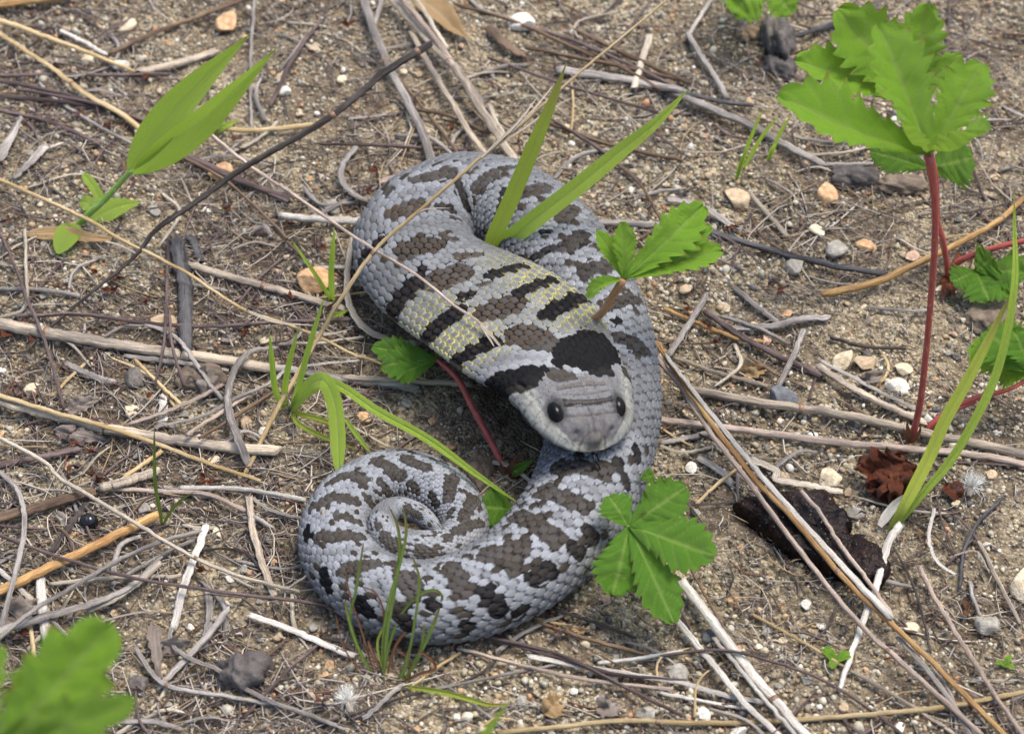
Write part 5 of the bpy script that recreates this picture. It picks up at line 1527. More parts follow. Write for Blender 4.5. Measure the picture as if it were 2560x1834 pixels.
# five-parted leaf beside the lower body
hb = G(T, 1772, 745, 2.1)
b0 = on_ground(T, 1640, 900, 0.0)
fp = thing('cinquefoil_plant', 'flat five parted deep green leaf beside the lower body of the snake', 'plant', b0)
stem(fp, [b0, G(T, 1660, 850, .9), G(T, 1720, 790, 1.6), hb], [.06, .06, .055, .055], M_STEMG)
for k, (x1, y1, z1, w_) in enumerate([(1670, 585, 2.4, .95), (2060, 540, 2.9, 1.25), (2205, 890, 2.3, 1.45), (1690, 1090, 1.3, 1.35), (2000, 1230, 1.2, 1.15)]):
    leaflet(fp, hb + np.array([0, 0, .012 * k]), G(T, x1, y1, z1), w_, (.05, -.6, 1), .16, .05, 7, M_LEAFD, seed=125 + k, tooth=.34)
leaflet(fp, G(T, 1830, 500, 1.5), G(T, 1900, 480, 1.6), .45, (0, -.6, 1), .2, .05, 5, M_LEAFD, seed=133)

# leaf under the neck with its red stalk
b0 = on_ground(T, 1155, 480, 0.0)
up_ = thing('cinquefoil_plant', 'small plant under the neck with one red stalk and a half hidden leaf', 'plant', b0)
uh = G(SC, 800, 1115, 1.15)
stem(up_, [b0, G(SC, 1060, 1510, .5), G(SC, 985, 1370, .9), G(SC, 900, 1210, 1.1), uh], [.09, .10, .10, .09, .07], M_STEMR, hairs=120)
for k, (x1, y1, z1, w_) in enumerate([(470, 1050, 1.0, .75), (515, 1145, .9, .95), (575, 1205, .8, .7), (830, 1050, 1.2, .5)]):
    leaflet(up_, uh, G(SC, x1, y1, z1), w_, (0, -.6, 1), .3, .06, 6, M_LEAFD, seed=140 + k)
for k, (x0, y0, x1, y1, z1, w_, mt_) in enumerate([(1155, 470, 1260, 330, 1.0, .12, M_RED), (1165, 480, 1290, 400, .9, .30, M_LEAFD), (1150, 480, 1200, 380, 1.2, .18, M_RED), (1160, 490, 1300, 440, .4, .28, M_REDLEAF), (1150, 490, 1110, 400, .5, .10, M_RED)]):
    v, f, a = strip([on_ground(T, x0, y0, .05), G(T, (x0 + x1) / 2, (y0 + y1) / 2, z1 * .7), G(T, x1, y1, z1)], w_, (0, -.7, .7), n=16, m=7, prof='lance', seed=k)
    mk('small_leaf', v, f, mt_, parent=up_, attrs=a)

b0 = on_ground(T, 1120, 740, 0.0)
sp_ = thing('cinquefoil_plant', 'single dull green leaf tucked between the tail coil and the body', 'plant', b0)
leaflet(sp_, G(T, 1190, 660, .5), G(T, 1020, 640, .7), 1.1, (0, -.6, 1), .25, .1, 6, M_LEAFD, seed=150)
stem(sp_, [b0, G(T, 1170, 700, .3), G(T, 1195, 660, .5)], [.05, .05, .04], M_STEMG)

# leaves above the frame
b0 = on_ground(D, 640, -150, 0.0)
tp = thing('cinquefoil_plant', 'pale toothed leaves hanging in behind the dark lumpy dropping', 'plant', b0)
th_ = G(D, 635, -110, 2.6)
stem(tp, [b0, G(D, 650, -130, 1.4), th_], [.07, .07, .06], M_STEMO)
for k, (x1, y1, w_) in enumerate([(425, 85, 1.5), (800, 85, 1.2), (560, -330, 1.4), (300, -100, 1.3)]):
    leaflet(tp, th_, G(D, x1, y1, 2.0), w_, (0, -.7, .8), .15, .1, 6, M_LEAF, seed=160 + k)

# the leaf close to the lens
b0 = np.array([*Q(C, 60, 2300, 52)[:2], 0.0])
b0 = np.array([-11.2, -17.5, 0.0])
np_ = thing('cinquefoil_plant', 'large blurred bright green leaf rising close in front of the litter', 'plant', b0)
nh = Q(C, -40, 1760, 43)
stem(np_, [b0, (b0 + nh) / 2 + np.array([.4, .6, 0]), nh], [.09, .09, .08], M_STEMO)
for k, (x1, y1, dp, w_, nn_) in enumerate([(700, 930, 42.5, 1.45, (.25, -.8, 1)), (850, 1420, 41.5, .85, (.1, -.6, 1)), (215, 1120, 43.0, .65, (.5, -1, .3)), (-90, 980, 44, .95, (-.2, -1, .4)), (420, 1950, 41, 1.3, (0, -1, .6))]):
    leaflet(np_, nh, Q(C, x1, y1, dp), w_, nn_, .30, .05, 4, M_LEAF, seed=170 + k, tooth=.55)
b0 = np.array([.2, -16.3, 0.0])
nb = thing('grass_shoot', 'blurred green blade tip poking up below the tan trailing blade', 'grass', b0)
blade(nb, [b0, Q(N, 900, 1850, 51), Q(N, 1050, 1600, 50), Q(N, 1185, 1415, 49.5)], .50, normal=(0, -1, .4), n=30)
blade(nb, [b0, Q(N, 720, 1850, 51), Q(N, 760, 1620, 50)], .9, normal=(0, -1, .4), n=20)

# broad-leaved grass seedling
b0 = on_ground(A, 480, 1415, 0.0)
yb = b0[1]
sg = thing('broad_leaf_seedling', 'seedling with two long folded pointed bright green leaves and small round basal leaves', 'plant', b0)
n1 = V(A, 660, 1240, yb + .1)
n2 = V(A, 820, 1065, yb + .2)
stem(sg, [b0, V(A, 560, 1330, yb), n1, n2], [.10, .11, .10, .08], M_STEMG, hairs=160, hl=.18)
SL = [((800, 1060), (1150, 620), (1562, 212), .1, .98, (-.35, -1, .35), .40), ((835, 1090), (1250, 760), (1728, 303), -.3, 1.0, (.4, -1, .3), .35)]
for k, (q0, q1, q2, dy, w_, nn_, fo) in enumerate(SL):
    lf_ = blade(sg, [V(A, *q0, yb + .2), V(A, *q1, yb + .3 + dy), V(A, *q2, yb + .5 + dy)], w_, name='leaf', normal=nn_, n=48, m=13, fold=fo, prof='lance', nerves=9, wave=.08)
    if k:
        fuzz(lf_, [V(A, 900, 1020, yb + .15), V(A, 1100, 820, yb - .02), V(A, 1300, 690, yb + .0)], .03, 60, .25, 5)
for k, (q0, q1, w_, pr_, z_) in enumerate([((560, 1380), (888, 1262), .62, 'lance', .35), ((490, 1405), (360, 1585), .72, 'oval', .3), ((600, 1330), (500, 1260), .45, 'oval', .3), ((655, 1300), (520, 1085), .30, 'strap', .9)]):
    p0 = on_ground(A, *q0, .12)
    p1 = on_ground(A, *q1, z_)
    blade(sg, [p0, (p0 + p1) / 2 + np.array([0, 0, .15]), p1], w_, name='leaf', normal=(0, -.7, .8) if k != 3 else (.6, -1, .3), n=28, m=11, fold=.18, prof=pr_, nerves=5)
o = strip([on_ground(A, 150, 1465, .1), on_ground(A, 400, 1460, .25), on_ground(A, 600, 1490, .25), on_ground(A, 770, 1490, .1)], .42, (0, -.5, 1), n=30, m=9, fold=.3, prof='lance', wave=.25, seed=3)
mk('dry_leaf', o[0], o[1], M_DRYLEAF, attrs=o[2], label='orange tan dry leaf lying under the round basal leaves', cat='leaf')
o = strip([on_ground(M, 620, -10, .3), on_ground(M, 760, 100, .45), on_ground(M, 860, 190, .35), on_ground(M, 950, 250, .2)], .95, (0.2, -.5, 1), n=30, m=9, fold=.5, prof='lance', wave=.2, seed=5)
mk('dry_leaf', o[0], o[1], M_DRYLEAF, attrs=o[2], label='pointed tan dry leaf lying beside the broad rusty straw', cat='leaf')


def grass(label, base, blades, name='grass_shoot', group=None):
    t_ = thing(name, label, 'grass', base, group)
    for k, (P3, w_, mt_, kw) in enumerate(blades):
        blade(t_, P3, w_, mt_, normal=kw.pop('normal', (0, -.8, .6)), **kw)
    return t_


# two tall blades inside the back coil
b0 = on_ground(M, 1065, 1640, 0.0)
grass('pair of tall green blades growing up through the back coil of the snake', b0, [
    ([b0, G(M, 1060, 1560, 1.0), G(M, 1200, 1230, 3.2), G(M, 1370, 830, 5.4), G(M, 1480, 560, 6.8), G(M, 1540, 395, 7.6)], .46, M_BLADEY, dict(n=60, fold=.2)),
    ([b0 + np.array([.15, -.05, 0]), G(M, 1105, 1575, .9), G(M, 1310, 1400, 2.2), G(M, 1620, 1160, 3.4), G(M, 1900, 930, 4.4), G(M, 2110, 760, 5.2), G(M, 2310, 550, 6.0)], .52, M_BLADE, dict(n=60, fold=.3, normal=(-.3, -.8, .6))),
])
# bent grass beside the coil
b0 = on_ground(B, 1810, 1190, 0.0)
grass('bent grass with one broad blade folded over toward the tail coil', b0, [
    ([b0, G(B, 1880, 1110, .8), G(B, 1960, 1015, 1.7), G(B, 2030, 1010, 2.0), G(B, 2085, 1120, 1.7), G(B, 2112, 1330, 1.25), G(B, 2118, 1580, .9)], .44, M_BLADE, dict(n=70, fold=.15, prof='strap', normal=(-.25, -.5, .9))),
    ([b0, G(B, 1900, 1100, .7), G(B, 2040, 1015, 1.4), G(B, 2160, 1060, 1.7), G(T, 480, 150, 1.8), G(T, 750, 300, 1.5), G(T, 1000, 480, 1.2), G(T, 1235, 640, .9)], .26, M_BLADE, dict(n=70, fold=.3, normal=(.2, -.6, .8))),
    ([b0 + np.array([-.2, .1, 0]), G(B, 1720, 1050, .8), G(B, 1700, 880, 1.8), G(B, 1685, 700, 2.8)], .17, M_BLADE, dict(n=40)),
    ([b0 + np.array([-.15, .1, 0]), G(B, 1785, 1020, .9), G(B, 1810, 880, 1.7), G(B, 1865, 680, 2.7)], .17, M_BLADE, dict(n=40)),
    ([b0 + np.array([.05, .1, 0]), G(B, 1860, 1060, .8), G(B, 1930, 800, 2.2), G(B, 2030, 470, 3.8)], .17, M_BLADE, dict(n=40)),
    ([b0, G(B, 1880, 1280, .25), G(B, 2060, 1370, .3), G(B, 2260, 1440, .15)], .15, M_BLADEY, dict(n=30)),
    ([b0, G(B, 1930, 1225, .3), G(B, 2060, 1265, .3), G(B, 2200, 1350, .15)], .15, M_BLADEY, dict(n=30)),
    ([G(T, 335, 200, .2), G(T, 400, 290, .35), G(T, 465, 375, .4)], .15, M_BLADE, dict(n=20)),
], name='grass_tuft')
b0 = on_ground(B, 2080, 520, 0.0)
grass('small upright shoot of three green blades by the orange pebble', b0, [
    ([b0, G(B, 2070, 350, 1.1), G(B, 2078, 200, 2.0), G(B, 2090, 40, 3.0)], .17, M_BLADE, dict(n=36)),
    ([b0, G(B, 2010, 400, .7), G(B, 1930, 280, 1.3), G(B, 1820, 120, 1.9)], .12, M_BLADE, dict(n=36)),
    ([G(B, 2040, 600, .1), G(B, 2110, 590, .3), G(B, 2180, 560, .3)], .14, M_BLADE, dict(n=20)),
    ([b0, G(B, 2060, 540, .3), G(B, 2110, 500, .6)], .12, M_RED, dict(n=20)),
])
b0 = on_ground(C, 1015, 325, 0.0)
grass('thin dark green sprout of two blades beside the short straw end', b0, [
    ([b0, G(C, 995, 200, .8), G(C, 970, 60, 1.8), G(B, 965, 1420, 2.8), G(B, 965, 1285, 3.5)], .10, M_RUSH, dict(n=36)),
    ([b0, G(C, 1070, 230, .6), G(C, 1130, 165, 1.1), G(C, 1225, 105, 1.5)], .08, M_RUSH, dict(n=30)),
])
for k, (x, y, tips) in enumerate([(450, 1130, [(620, 680, 3.0), (520, 930, 1.5)]), (500, 1050, [(720, 720, 2.4)]), (650, 1010, [(795, 715, 2.2), (700, 900, 1.2)])]):
    b0 = on_ground(D, x, y, 0.0)
    grass(['thin green shoot rooted beside a pale straw joint', 'single thin green blade between two shoots', 'thin green shoot with a reddish foot by the long grey stalk'][k], b0,
          [([b0, (b0 + G(D, a_, b_, z_)) / 2 + np.array([0, 0, .2]), G(D, a_, b_, z_)], .12, M_BLADE, dict(n=30)) for a_, b_, z_ in tips])
b0 = on_ground(A, 1330, 840, 0.0)
grass('little green blade lying behind the broad folded leaf', b0, [([b0, on_ground(A, 1400, 790, .4), on_ground(A, 1505, 750, .4)], .22, M_BLADE, dict(n=20, prof='lance')), ([b0, on_ground(A, 1390, 700, .7), on_ground(A, 1400, 640, .9)], .1, M_BLADE, dict(n=20))])

# rush tuft in front of the coil
b0 = on_ground(N, 430, 1300, 0.0)
TU = [
    ([(395, 1290, 0), (395, 1050, .8), (430, 800, 1.7), (500, 560, 2.5), (540, 350, 3.2), (518, 195, 3.7)], .10, M_RUSH),
    ([(400, 1290, 0), (420, 1000, 1.0), (470, 700, 2.0), (500, 450, 2.8), (480, 310, 3.2), (437, 215, 3.5)], .11, M_RUSH),
    ([(400, 1290, 0), (430, 1080, .6), (520, 860, 1.3), (640, 740, 1.8), (735, 730, 1.8), (765, 775, 1.6), (700, 830, 1.2)], .085, M_RUSH),
    ([(410, 1290, 0), (480, 1060, .7), (600, 920, 1.1), (720, 820, 1.4), (762, 760, 1.5)], .08, M_RED),
    ([(335, 1270, 0), (230, 1060, .6), (180, 900, 1.1), (155, 780, 1.5)], .10, M_RUSH),
    ([(330, 1270, 0), (190, 950, .9), (230, 700, 1.8), (272, 430, 2.7)], .085, M_RUSH),
    ([(345, 1270, 0), (260, 980, .8), (195, 780, 1.5), (165, 620, 2.0), (205, 560, 2.2)], .06, M_RED),
    ([(390, 1280, 0), (400, 1000, .8), (390, 830, 1.4), (340, 735, 1.7), (265, 705, 1.8)], .06, M_RED),
    ([(510, 1300, 0), (570, 1050, .9), (610, 800, 1.8), (620, 650, 2.3), (575, 505, 2.8)], .085, M_RUSH),
    ([(530, 1290, 0), (600, 1160, .5), (680, 1010, 1.1), (748, 835, 1.7)], .12, M_RUSH),
    ([(520, 1290, 0), (600, 1180, .4), (640, 1060, .8), (650, 945, 1.2)], .10, M_RUSH),
    ([(500, 1310, 0), (620, 1250, .3), (720, 1215, .4), (700, 1160, .6), (615, 1100, .8)], .10, M_RED),
    ([(340, 1280, 0), (220, 1190, .3), (140, 1060, .7), (98, 880, 1.2)], .05, M_RED),
    ([(410, 1280, 0), (330, 1120, .5), (300, 1040, .7)], .09, M_RED),
    ([(420, 1300, 0), (360, 1050, .7), (430, 920, 1.0), (520, 840, 1.2)], .07, M_BLADEY),
    ([(560, 1280, 0), (560, 1180, .4), (520, 1120, .6), (470, 1090, .7)], .08, M_RED),
    ([(480, 1300, 0), (520, 1230, .3), (560, 1100, .8)], .12, M_RUSH),
    ([(330, 1280, 0), (300, 1200, .3), (235, 1130, .5)], .07, M_RUSH),
]
grass('small tuft of thin curling green and reddish blades in front of the tail coil', b0,
      [([G(N, x, y, z_ + .05) for x, y, z_ in q], w_ * .8, m_, dict(n=44, m=5, fold=.5, prof='strap')) for q, w_, m_ in TU], name='rush_tuft')
o = strip([on_ground(N, 500, 1322, .15), on_ground(N, 800, 1370, .3), on_ground(N, 960, 1415, .3), on_ground(N, 1060, 1442, .2), on_ground(N, 1210, 1440, .1)], .14, (0, -.7, .7), n=40, m=5, fold=.5, seed=2)
mk('trailing_grass', o[0], o[1], M_BLADEY, attrs=o[2], label='trailing blade, green then tan, lying out from the rush tuft', cat='grass')

# yellow green blades
b0 = on_ground(F, 1415, 350, 0.0)
yg = grass('pair of long yellow green blades rising from a white sheath', b0, [
    ([b0, G(F, 1500, 200, .7), G(E, 1660, 1470, 1.5), G(E, 1760, 1240, 2.3), G(E, 1900, 990, 3.2), G(E, 2030, 740, 4.1), G(E, 2190, 420, 5.2)], .34, M_BLADEY, dict(n=60, fold=.25)),
    ([b0 + np.array([.15, .1, 0]), G(F, 1620, 120, .8), G(E, 1790, 1500, 1.5), G(E, 1950, 1230, 2.5), G(E, 2060, 1000, 3.3), G(E, 2130, 760, 4.2), G(E, 2190, 400, 5.4), G(D, 2190, 1400, 6.2), G(D, 2188, 1190, 6.9)], .24, M_BLADE, dict(n=60, fold=.25)),
])
v, f, a = strip([on_ground(F, 1345, 325, .25), on_ground(F, 1440, 200, .6), on_ground(F, 1575, 105, .85)], .26, (0, -.7, .7), n=24, m=7, fold=.3, seed=4)
mk('sheath', v, f, MS['white'], parent=yg, attrs=a)

# tiny seedlings
for k, (c, x, y, lab) in enumerate([(F, 1065, 1180, 'tiny green seedling with paired leaves beside the pale dead stem'), (F, 2130, 1210, 'tiny green seedling on bare sand beside the long pinkish stalk'), (F, 1900, 870, 'tiny red stemmed sprout beside the translucent grey pebble')]):
    b0 = on_ground(c, x, y, 0.0)
    t_ = thing('seedling', lab, 'seedling', b0)
    r_ = .4 if k == 0 else .28
    for j in range(5 if k == 0 else 3):
        an = j * 2.2 + k
        d_ = np.array([math.cos(an), math.sin(an), .35]) * r_
        blade(t_, [b0 + np.array([0, 0, .05]), b0 + d_ * .6 + np.array([0, 0, .15]), b0 + d_ + np.array([0, 0, .1])], r_ * .6, M_LEAF if k < 2 else M_RED, name='leaf', n=16, m=7, prof='oval', normal=(0, 0, 1))

# ------------------------------------------------------------------ stones, seeds, bark, droppings
def stone_mat(name, c1, c2, rough=0.5, sub=0.0):
    m, nt, bs, out = new_mat(name)
    tc = N_(nt, 'TexCoord').outputs['Object']
    n = noise(nt, tc, 260.0, 5.0, 0.62)
    n2 = noise(nt, tc, 900.0, 3.0, 0.6)
    col = mix(nt, ramp(nt, n, 0.36, 0.66), c1, c2)
    col = mix(nt, ramp(nt, n2, 0.60, 0.78), col, (c1[0] * .45, c1[1] * .45, c1[2] * .45))
    col = vary(nt, col, 0.15)
    nt.links.new(col, bs.inputs['Base Color'])
    bs.inputs['Roughness'].default_value = rough
    if sub:
        bs.inputs['Transmission Weight'].default_value = sub
        bs.inputs['IOR'].default_value = 1.45
    h = N_(nt, 'Math', operation='ADD')
    nt.links.new(n, h.inputs[0])
    nt.links.new(n2, h.inputs[1])
    bump(nt, bs, h.outputs[0], 0.6, 0.0006)
    return m


MT = dict(
    white=stone_mat('white_quartz', (0.60, 0.56, 0.47), (0.80, 0.77, 0.70), .45),
    cream=stone_mat('cream_stone', (0.50, 0.40, 0.26), (0.74, 0.64, 0.46), .6),
    tan=stone_mat('tan_stone', (0.36, 0.26, 0.16), (0.54, 0.42, 0.28), .6),
    orange=stone_mat('orange_stone', (0.38, 0.20, 0.09), (0.60, 0.42, 0.23), .55),
    grey=stone_mat('grey_quartz', (0.26, 0.24, 0.20), (0.42, 0.40, 0.35), .35, .15),
    blue=stone_mat('blue_grey_stone', (0.075, 0.08, 0.09), (0.14, 0.15, 0.165), .65),
    dark=stone_mat('dark_stone', (0.07, 0.06, 0.055), (0.17, 0.15, 0.13), .6),
    pink=stone_mat('pinkish_stone', (0.40, 0.24, 0.16), (0.58, 0.42, 0.32), .55),
)
PEB = []
for i in range(7):
    sv = rock_shape(ICO3, 500 + i, 13, 0.0)
    nz = np.array([fbm(np.array([v[0] * 2.2 + v[2] * 1.7 + 9 + i]), np.array([v[1] * 2.2 - v[2] * 1.3 + 9]), 600 + i, 3)[0] for v in sv])
    sv = sv * (1 + 0.16 * (nz - 0.5))[:, None]
    me = bpy.data.meshes.new('pebble')
    me.from_pydata((sv * S).tolist(), [], ICO3[1].tolist())
    me.polygons.foreach_set('use_smooth', np.ones(len(me.polygons), bool))
    PEB.append((me, sv[:, 2].min()))
PEBM = {}


def pebble(c, x, y, r_px, kind, label, name='pebble', sq=(1, 1, 1), group=None, pos=None, r_cm=None, sink=0.35, rot=None, shape=None):
    i = (SEED[0] * 5 + int(x)) % 7 if shape is None else shape
    SEED[0] += 1
    key = (i, kind)
    if key not in PEBM:
        me = PEB[i][0].copy()
        me.materials.append(MT[kind])
        PEBM[key] = me
    if pos is None:
        p = on_ground(c, x, y, 0.1)
        r = r_px * K * project(p)[2]
        p = on_ground(c, x, y, r * .45)
    else:
        p = np.asarray(pos, float)
        r = r_cm
    rg = np.random.default_rng(SEED[0])
    o = bpy.data.objects.new(name, PEBM[key])
    scene.collection.objects.link(o)
    o.scale = (r * sq[0] * 1.1, r * sq[1] * 1.1, r * sq[2] * 1.1)
    o.rotation_euler = (rg.uniform(-.4, .4), rg.uniform(-.4, .4), rg.uniform(0, 6.28) if rot is None else rot)
    o.location = Vector((p[0] * S, p[1] * S, (ground_z(p[0], p[1]) + r * sq[2] * (0.75 - sink)) * S))
    tagit(o, label, 'pebble' if name == 'pebble' else 'seed', group)
    return o


for c, x, y, r, kd, lab in [
    (E, 1120, 865, 34, 'cream', 'rounded cream tan pebble beside a short white straw'), (E, 1490, 920, 30, 'cream', 'cream triangular pebble above the white quartz chip'), (E, 1460, 1035, 34, 'white', 'pale grey white quartz chip by the red stem'),
    (E, 745, 1090, 44, 'blue', 'smooth blue grey flat pebble lying against the thick straw'), (D, 465, 1235, 36, 'tan', 'squarish tan pebble on the sand beyond the upright leaf'), (D, 1020, 1210, 33, 'orange', 'orange tan angular pebble beside the tall plant'),
    (D, 1210, 1095, 22, 'grey', 'small pale grey pebble under the tall plant'), (F, 2260, 700, 50, 'cream', 'big cream yellow pebble at the edge beside the grey brown stem'), (F, 2020, 930, 38, 'grey', 'translucent grey rounded quartz pebble'),
    (F, 885, 812, 17, 'white', 'bright white chip on bare sand below the bark'), (F, 430, 785, 20, 'orange', 'orange chip beside the five parted leaf'), (F, 1550, 958, 24, 'cream', 'oval cream seed shaped pebble by the golden stalk joint'),
    (M, 1275, 130, 42, 'white', 'large white quartz pebble far behind the snake'), (B, 1985, 365, 50, 'orange', 'large orange tan pebble beside the small upright shoot'), (B, 1030, 640, 34, 'tan', 'greenish tan pebble against the charred stick'),
    (B, 820, 1195, 22, 'cream', 'rounded cream pebble between the two thick straws'), (B, 1540, 1265, 20, 'tan', 'rounded tan pebble near the bent grass'), (B, 830, 975, 34, 'dark', 'dark rough stone below the thick bleached straw'),
    (A, 1415, 130, 40, 'orange', 'orange brown stone above the tips of the folded leaf'), (A, 545, 365, 22, 'cream', 'cream pebble under the golden straw'), (A, 760, 400, 26, 'white', 'white quartz pebble at the end of the golden straw'),
    (A, 790, 150, 24, 'cream', 'pale yellowish pebble beyond the golden straw'), (A, 1785, 565, 22, 'white', 'bright white pebble past the folded leaf tips'), (A, 2130, 490, 17, 'cream', 'pinkish cream pebble under the dark twig tip'), (A, 1750, 485, 15, 'tan', 'tan pebble above the bright white one'),
    (A, 1370, 1060, 36, 'orange', 'yellowish orange stone tucked under the dark twig'), (A, 1620, 1435, 19, 'pink', 'pinkish pebble above the charred chip'), (A, 960, 1310, 20, 'grey', 'pale grey pebble beside the basal leaf'),
    (C, 1365, 365, 18, 'cream', 'bright cream pebble beside the flat striped blade'), (C, 1570, 622, 16, 'orange', 'small orange pebble by the brownish flat straw'), (C, 900, 220, 24, 'grey', 'grey square pebble above the orange straw'), (C, 1950, 960, 17, 'grey', 'grey green quartz pebble beside the rush tuft'),
    (C, 1415, 812, 15, 'white', 'white oval pebble above the grey stalk'), (C, 2020, 1262, 16, 'orange', 'orange pebble above the white fluff'), (C, 465, 385, 14, 'orange', 'little orange chip beside the shiny black seed'), (C, 1190, 960, 14, 'white', 'small white chip under the grey split blade'),
    (C, 1270, 1320, 14, 'white', 'white angular pebble left of the dark dropping'[:0] + 'white angular pebble close beside the dark dropping'), (C, 860, 1310, 30, 'dark', 'dark rough stone beside the blurred leaf'), (C, 1635, 1480, 15, 'grey', 'pale rounded pebble below the dark dropping'),
    (N, 600, 1590, 13, 'orange', 'orange pebble below the trailing blade'), (N, 1860, 1130, 16, 'grey', 'pale grey green pebble under the five parted leaf'), (N, 1250, 1420, 17, 'grey', 'grey pebble at the end of the trailing blade'), (N, 1590, 1355, 13, 'white', 'little white pebble below the speckled straw'), (N, 2040, 1500, 25, 'grey', 'flat whitish grey pebble under the purple fork'),
    (N, 2220, 1240, 32, 'grey', 'dull grey flat stone between the white stalks'), (E, 370, 540, 19, 'cream', 'pale cream pebble beside the speckled grey stem'), (E, 125, 425, 20, 'tan', 'tan pebble beside the body under the leaf'), (E, 640, 748, 19, 'pink', 'pinkish tan pebble under the grey flat blade'),
    (E, 765, 585, 17, 'orange', 'orange white pebble above the grey flat blade'), (E, 820, 275, 30, 'grey', 'grey speckled pebble beside the blackened stem'), (E, 1265, 155, 26, 'orange', 'golden tan pebble beyond the blackened stem'), (E, 1560, 225, 20, 'pink', 'pinkish cream pebble beside the tall red stem'),
    (E, 1080, 170, 34, 'grey', 'large dull grey pebble with a pink end'), (E, 955, 60, 24, 'cream', 'cream pebble beyond the dull grey one'), (E, 1250, 880, 28, 'tan', 'brownish pebble beside the cream triangular one'), (E, 165, 1545, 18, 'white', 'white pebble in the shade beside the pinkish stalk'),
    (E, 1040, 1600, 36, 'cream', 'cream orange pebble under the bowed grey blade'), (F, 250, 1500, 20, 'white', 'white chip beside the flat white straw'), (F, 90, 1245, 30, 'grey', 'dark grey flat pebble beside the white stalk'), (F, 270, 1010, 24, 'blue', 'blue grey pebble between the two white stalks'),
    (F, 470, 1605, 22, 'white', 'white pebble at the bottom beside the white stalk'), (F, 740, 1040, 14, 'cream', 'slim cream chip on bare sand'), (F, 640, 980, 18, 'grey', 'rounded grey grain beside the slim cream chip'), (F, 1200, 245, 22, 'grey', 'grey quartz grain lying on the bark edge'),
    (F, 200, 240, 15, 'grey', 'grey grain beside the five parted leaf and the bark'), (F, 2020, 440, 12, 'white', 'small yellow and white pebble at the top of the grey brown stem'), (C, 380, 270, 18, 'grey', 'pale grey pebble beside the brown straw'), (B, 860, 1460, 20, 'grey', 'greenish grey pebble below the burnt straw'),
    (B, 1330, 1500, 22, 'cream', 'lichen speckled cream pebble below the burnt straw'), (B, 200, 1055, 20, 'cream', 'pinkish cream pebble above the burnt straw'), (B, 665, 855, 14, 'grey', 'grey green pebble under the thick bleached straw'), (B, 2270, 1230, 22, 'orange', 'orange and white pebble beside the bent blade'),
    (SC, 640, 1330, 16, 'grey', 'pale quartz pebble below the grey straw under the neck'), (SC, 860, 1560, 15, 'orange', 'small orange pebble beside the long arching blade'), (SC, 770, 1425, 12, 'orange', 'tiny orange pebble near the red stalk'),
    (SC, 265, 330, 26, 'grey', 'dull pebble inside the bow shaped blade'), (SC, 460, 55, 14, 'cream', 'cream pebble beyond the bow shaped blade'), (N, 30, 1255, 14, 'orange', 'orange chip above the white fluff seed'),
]:
    pebble(c, x, y, r, kd, lab, sq=(1.05, .9, .75))

# the shiny black seed
m_, nt_, bs_, _ = new_mat('black_seed')
bs_.inputs['Base Color'].default_value = (0.006, 0.006, 0.008, 1)
bs_.inputs['Roughness'].default_value = 0.12
p = on_ground(C, 555, 300, .2)
v = ICO3[0].copy()
gr = np.exp(-(v[:, 0] / .06) ** 2) * (v[:, 2] > -.3)
v = v * (1 - .07 * gr)[:, None] * np.array([.25, .23, .23])
mk('seed', p + v, ICO3[1], m_, label='shiny round black seed with a pale seam on the sand', cat='seed')
p = on_ground(C, 475, 205, .1)
mk('seed', p + ICO2[0] * np.array([.10, .09, .09]), ICO2[1], m_, label='tiny black seed above the shiny round one', cat='seed')


def lump(c, x, y, sx_, sy_, mat, name, label, cat, seed, rough=.35, sz_=None, rotz=0.):
    p = on_ground(c, x, y, 0.0)
    k = K * project(p)[2]
    v = ICO3[0].copy()
    n = fbm(v[:, 0] * 2.2 + 20 + seed + v[:, 2], v[:, 1] * 2.2 + 20 - v[:, 2], seed, 4)
    n2 = fbm(v[:, 0] * 6 + 20 + v[:, 2] * 4, v[:, 1] * 6 + 20 - v[:, 2] * 3, seed + 3, 3)
    v = v * (1 + rough * 2 * (n - .5) + rough * (n2 - .5))[:, None]
    v *= np.array([sx_ * k, sy_ * k, (sz_ or min(sx_, sy_)) * k])
    cr, sr = math.cos(rotz), math.sin(rotz)
    v = np.stack([v[:, 0] * cr - v[:, 1] * sr, v[:, 0] * sr + v[:, 1] * cr, v[:, 2]], -1)
    p = p + np.array([0, 0, (sz_ or min(sx_, sy_)) * k * .55])
    return mk(name, p + v, ICO3[1], mat, label=label, cat=cat)


M_DUNG = stone_mat('dung', (0.035, 0.03, 0.028), (0.12, 0.105, 0.10), .75)
lump(C, 1540, 1275, 62, 55, M_DUNG, 'dropping', 'dark crumbly dropping below the curled whitish blade', 'dropping', 5, .45, 42)
lump(D, 700, 290, 38, 75, M_DUNG, 'dropping', 'black lumpy dropping standing behind the grass shoots', 'dropping', 9, .45, 45)
lump(D, 720, 450, 40, 40, M_DUNG, 'dropping', 'black crumb at the foot of the lumpy dropping', 'dropping', 12, .5, 24)
lump(D, 1180, 1130, 60, 36, M_DUNG, 'soil_clod', 'dark clod of soil beside the stem of the tall plant', 'clod', 14, .5, 24)
M_CLOD = stone_mat('soil_clod', (0.09, 0.068, 0.05), (0.20, 0.155, 0.11), .85)
lump(D, 540, 235, 34, 26, stone_mat('tan_clod', (0.22, 0.15, 0.09), (0.36, 0.26, 0.17), .8), 'soil_clod', 'tan clod touching the black lumpy dropping', 'clod', 17, .4, 20)
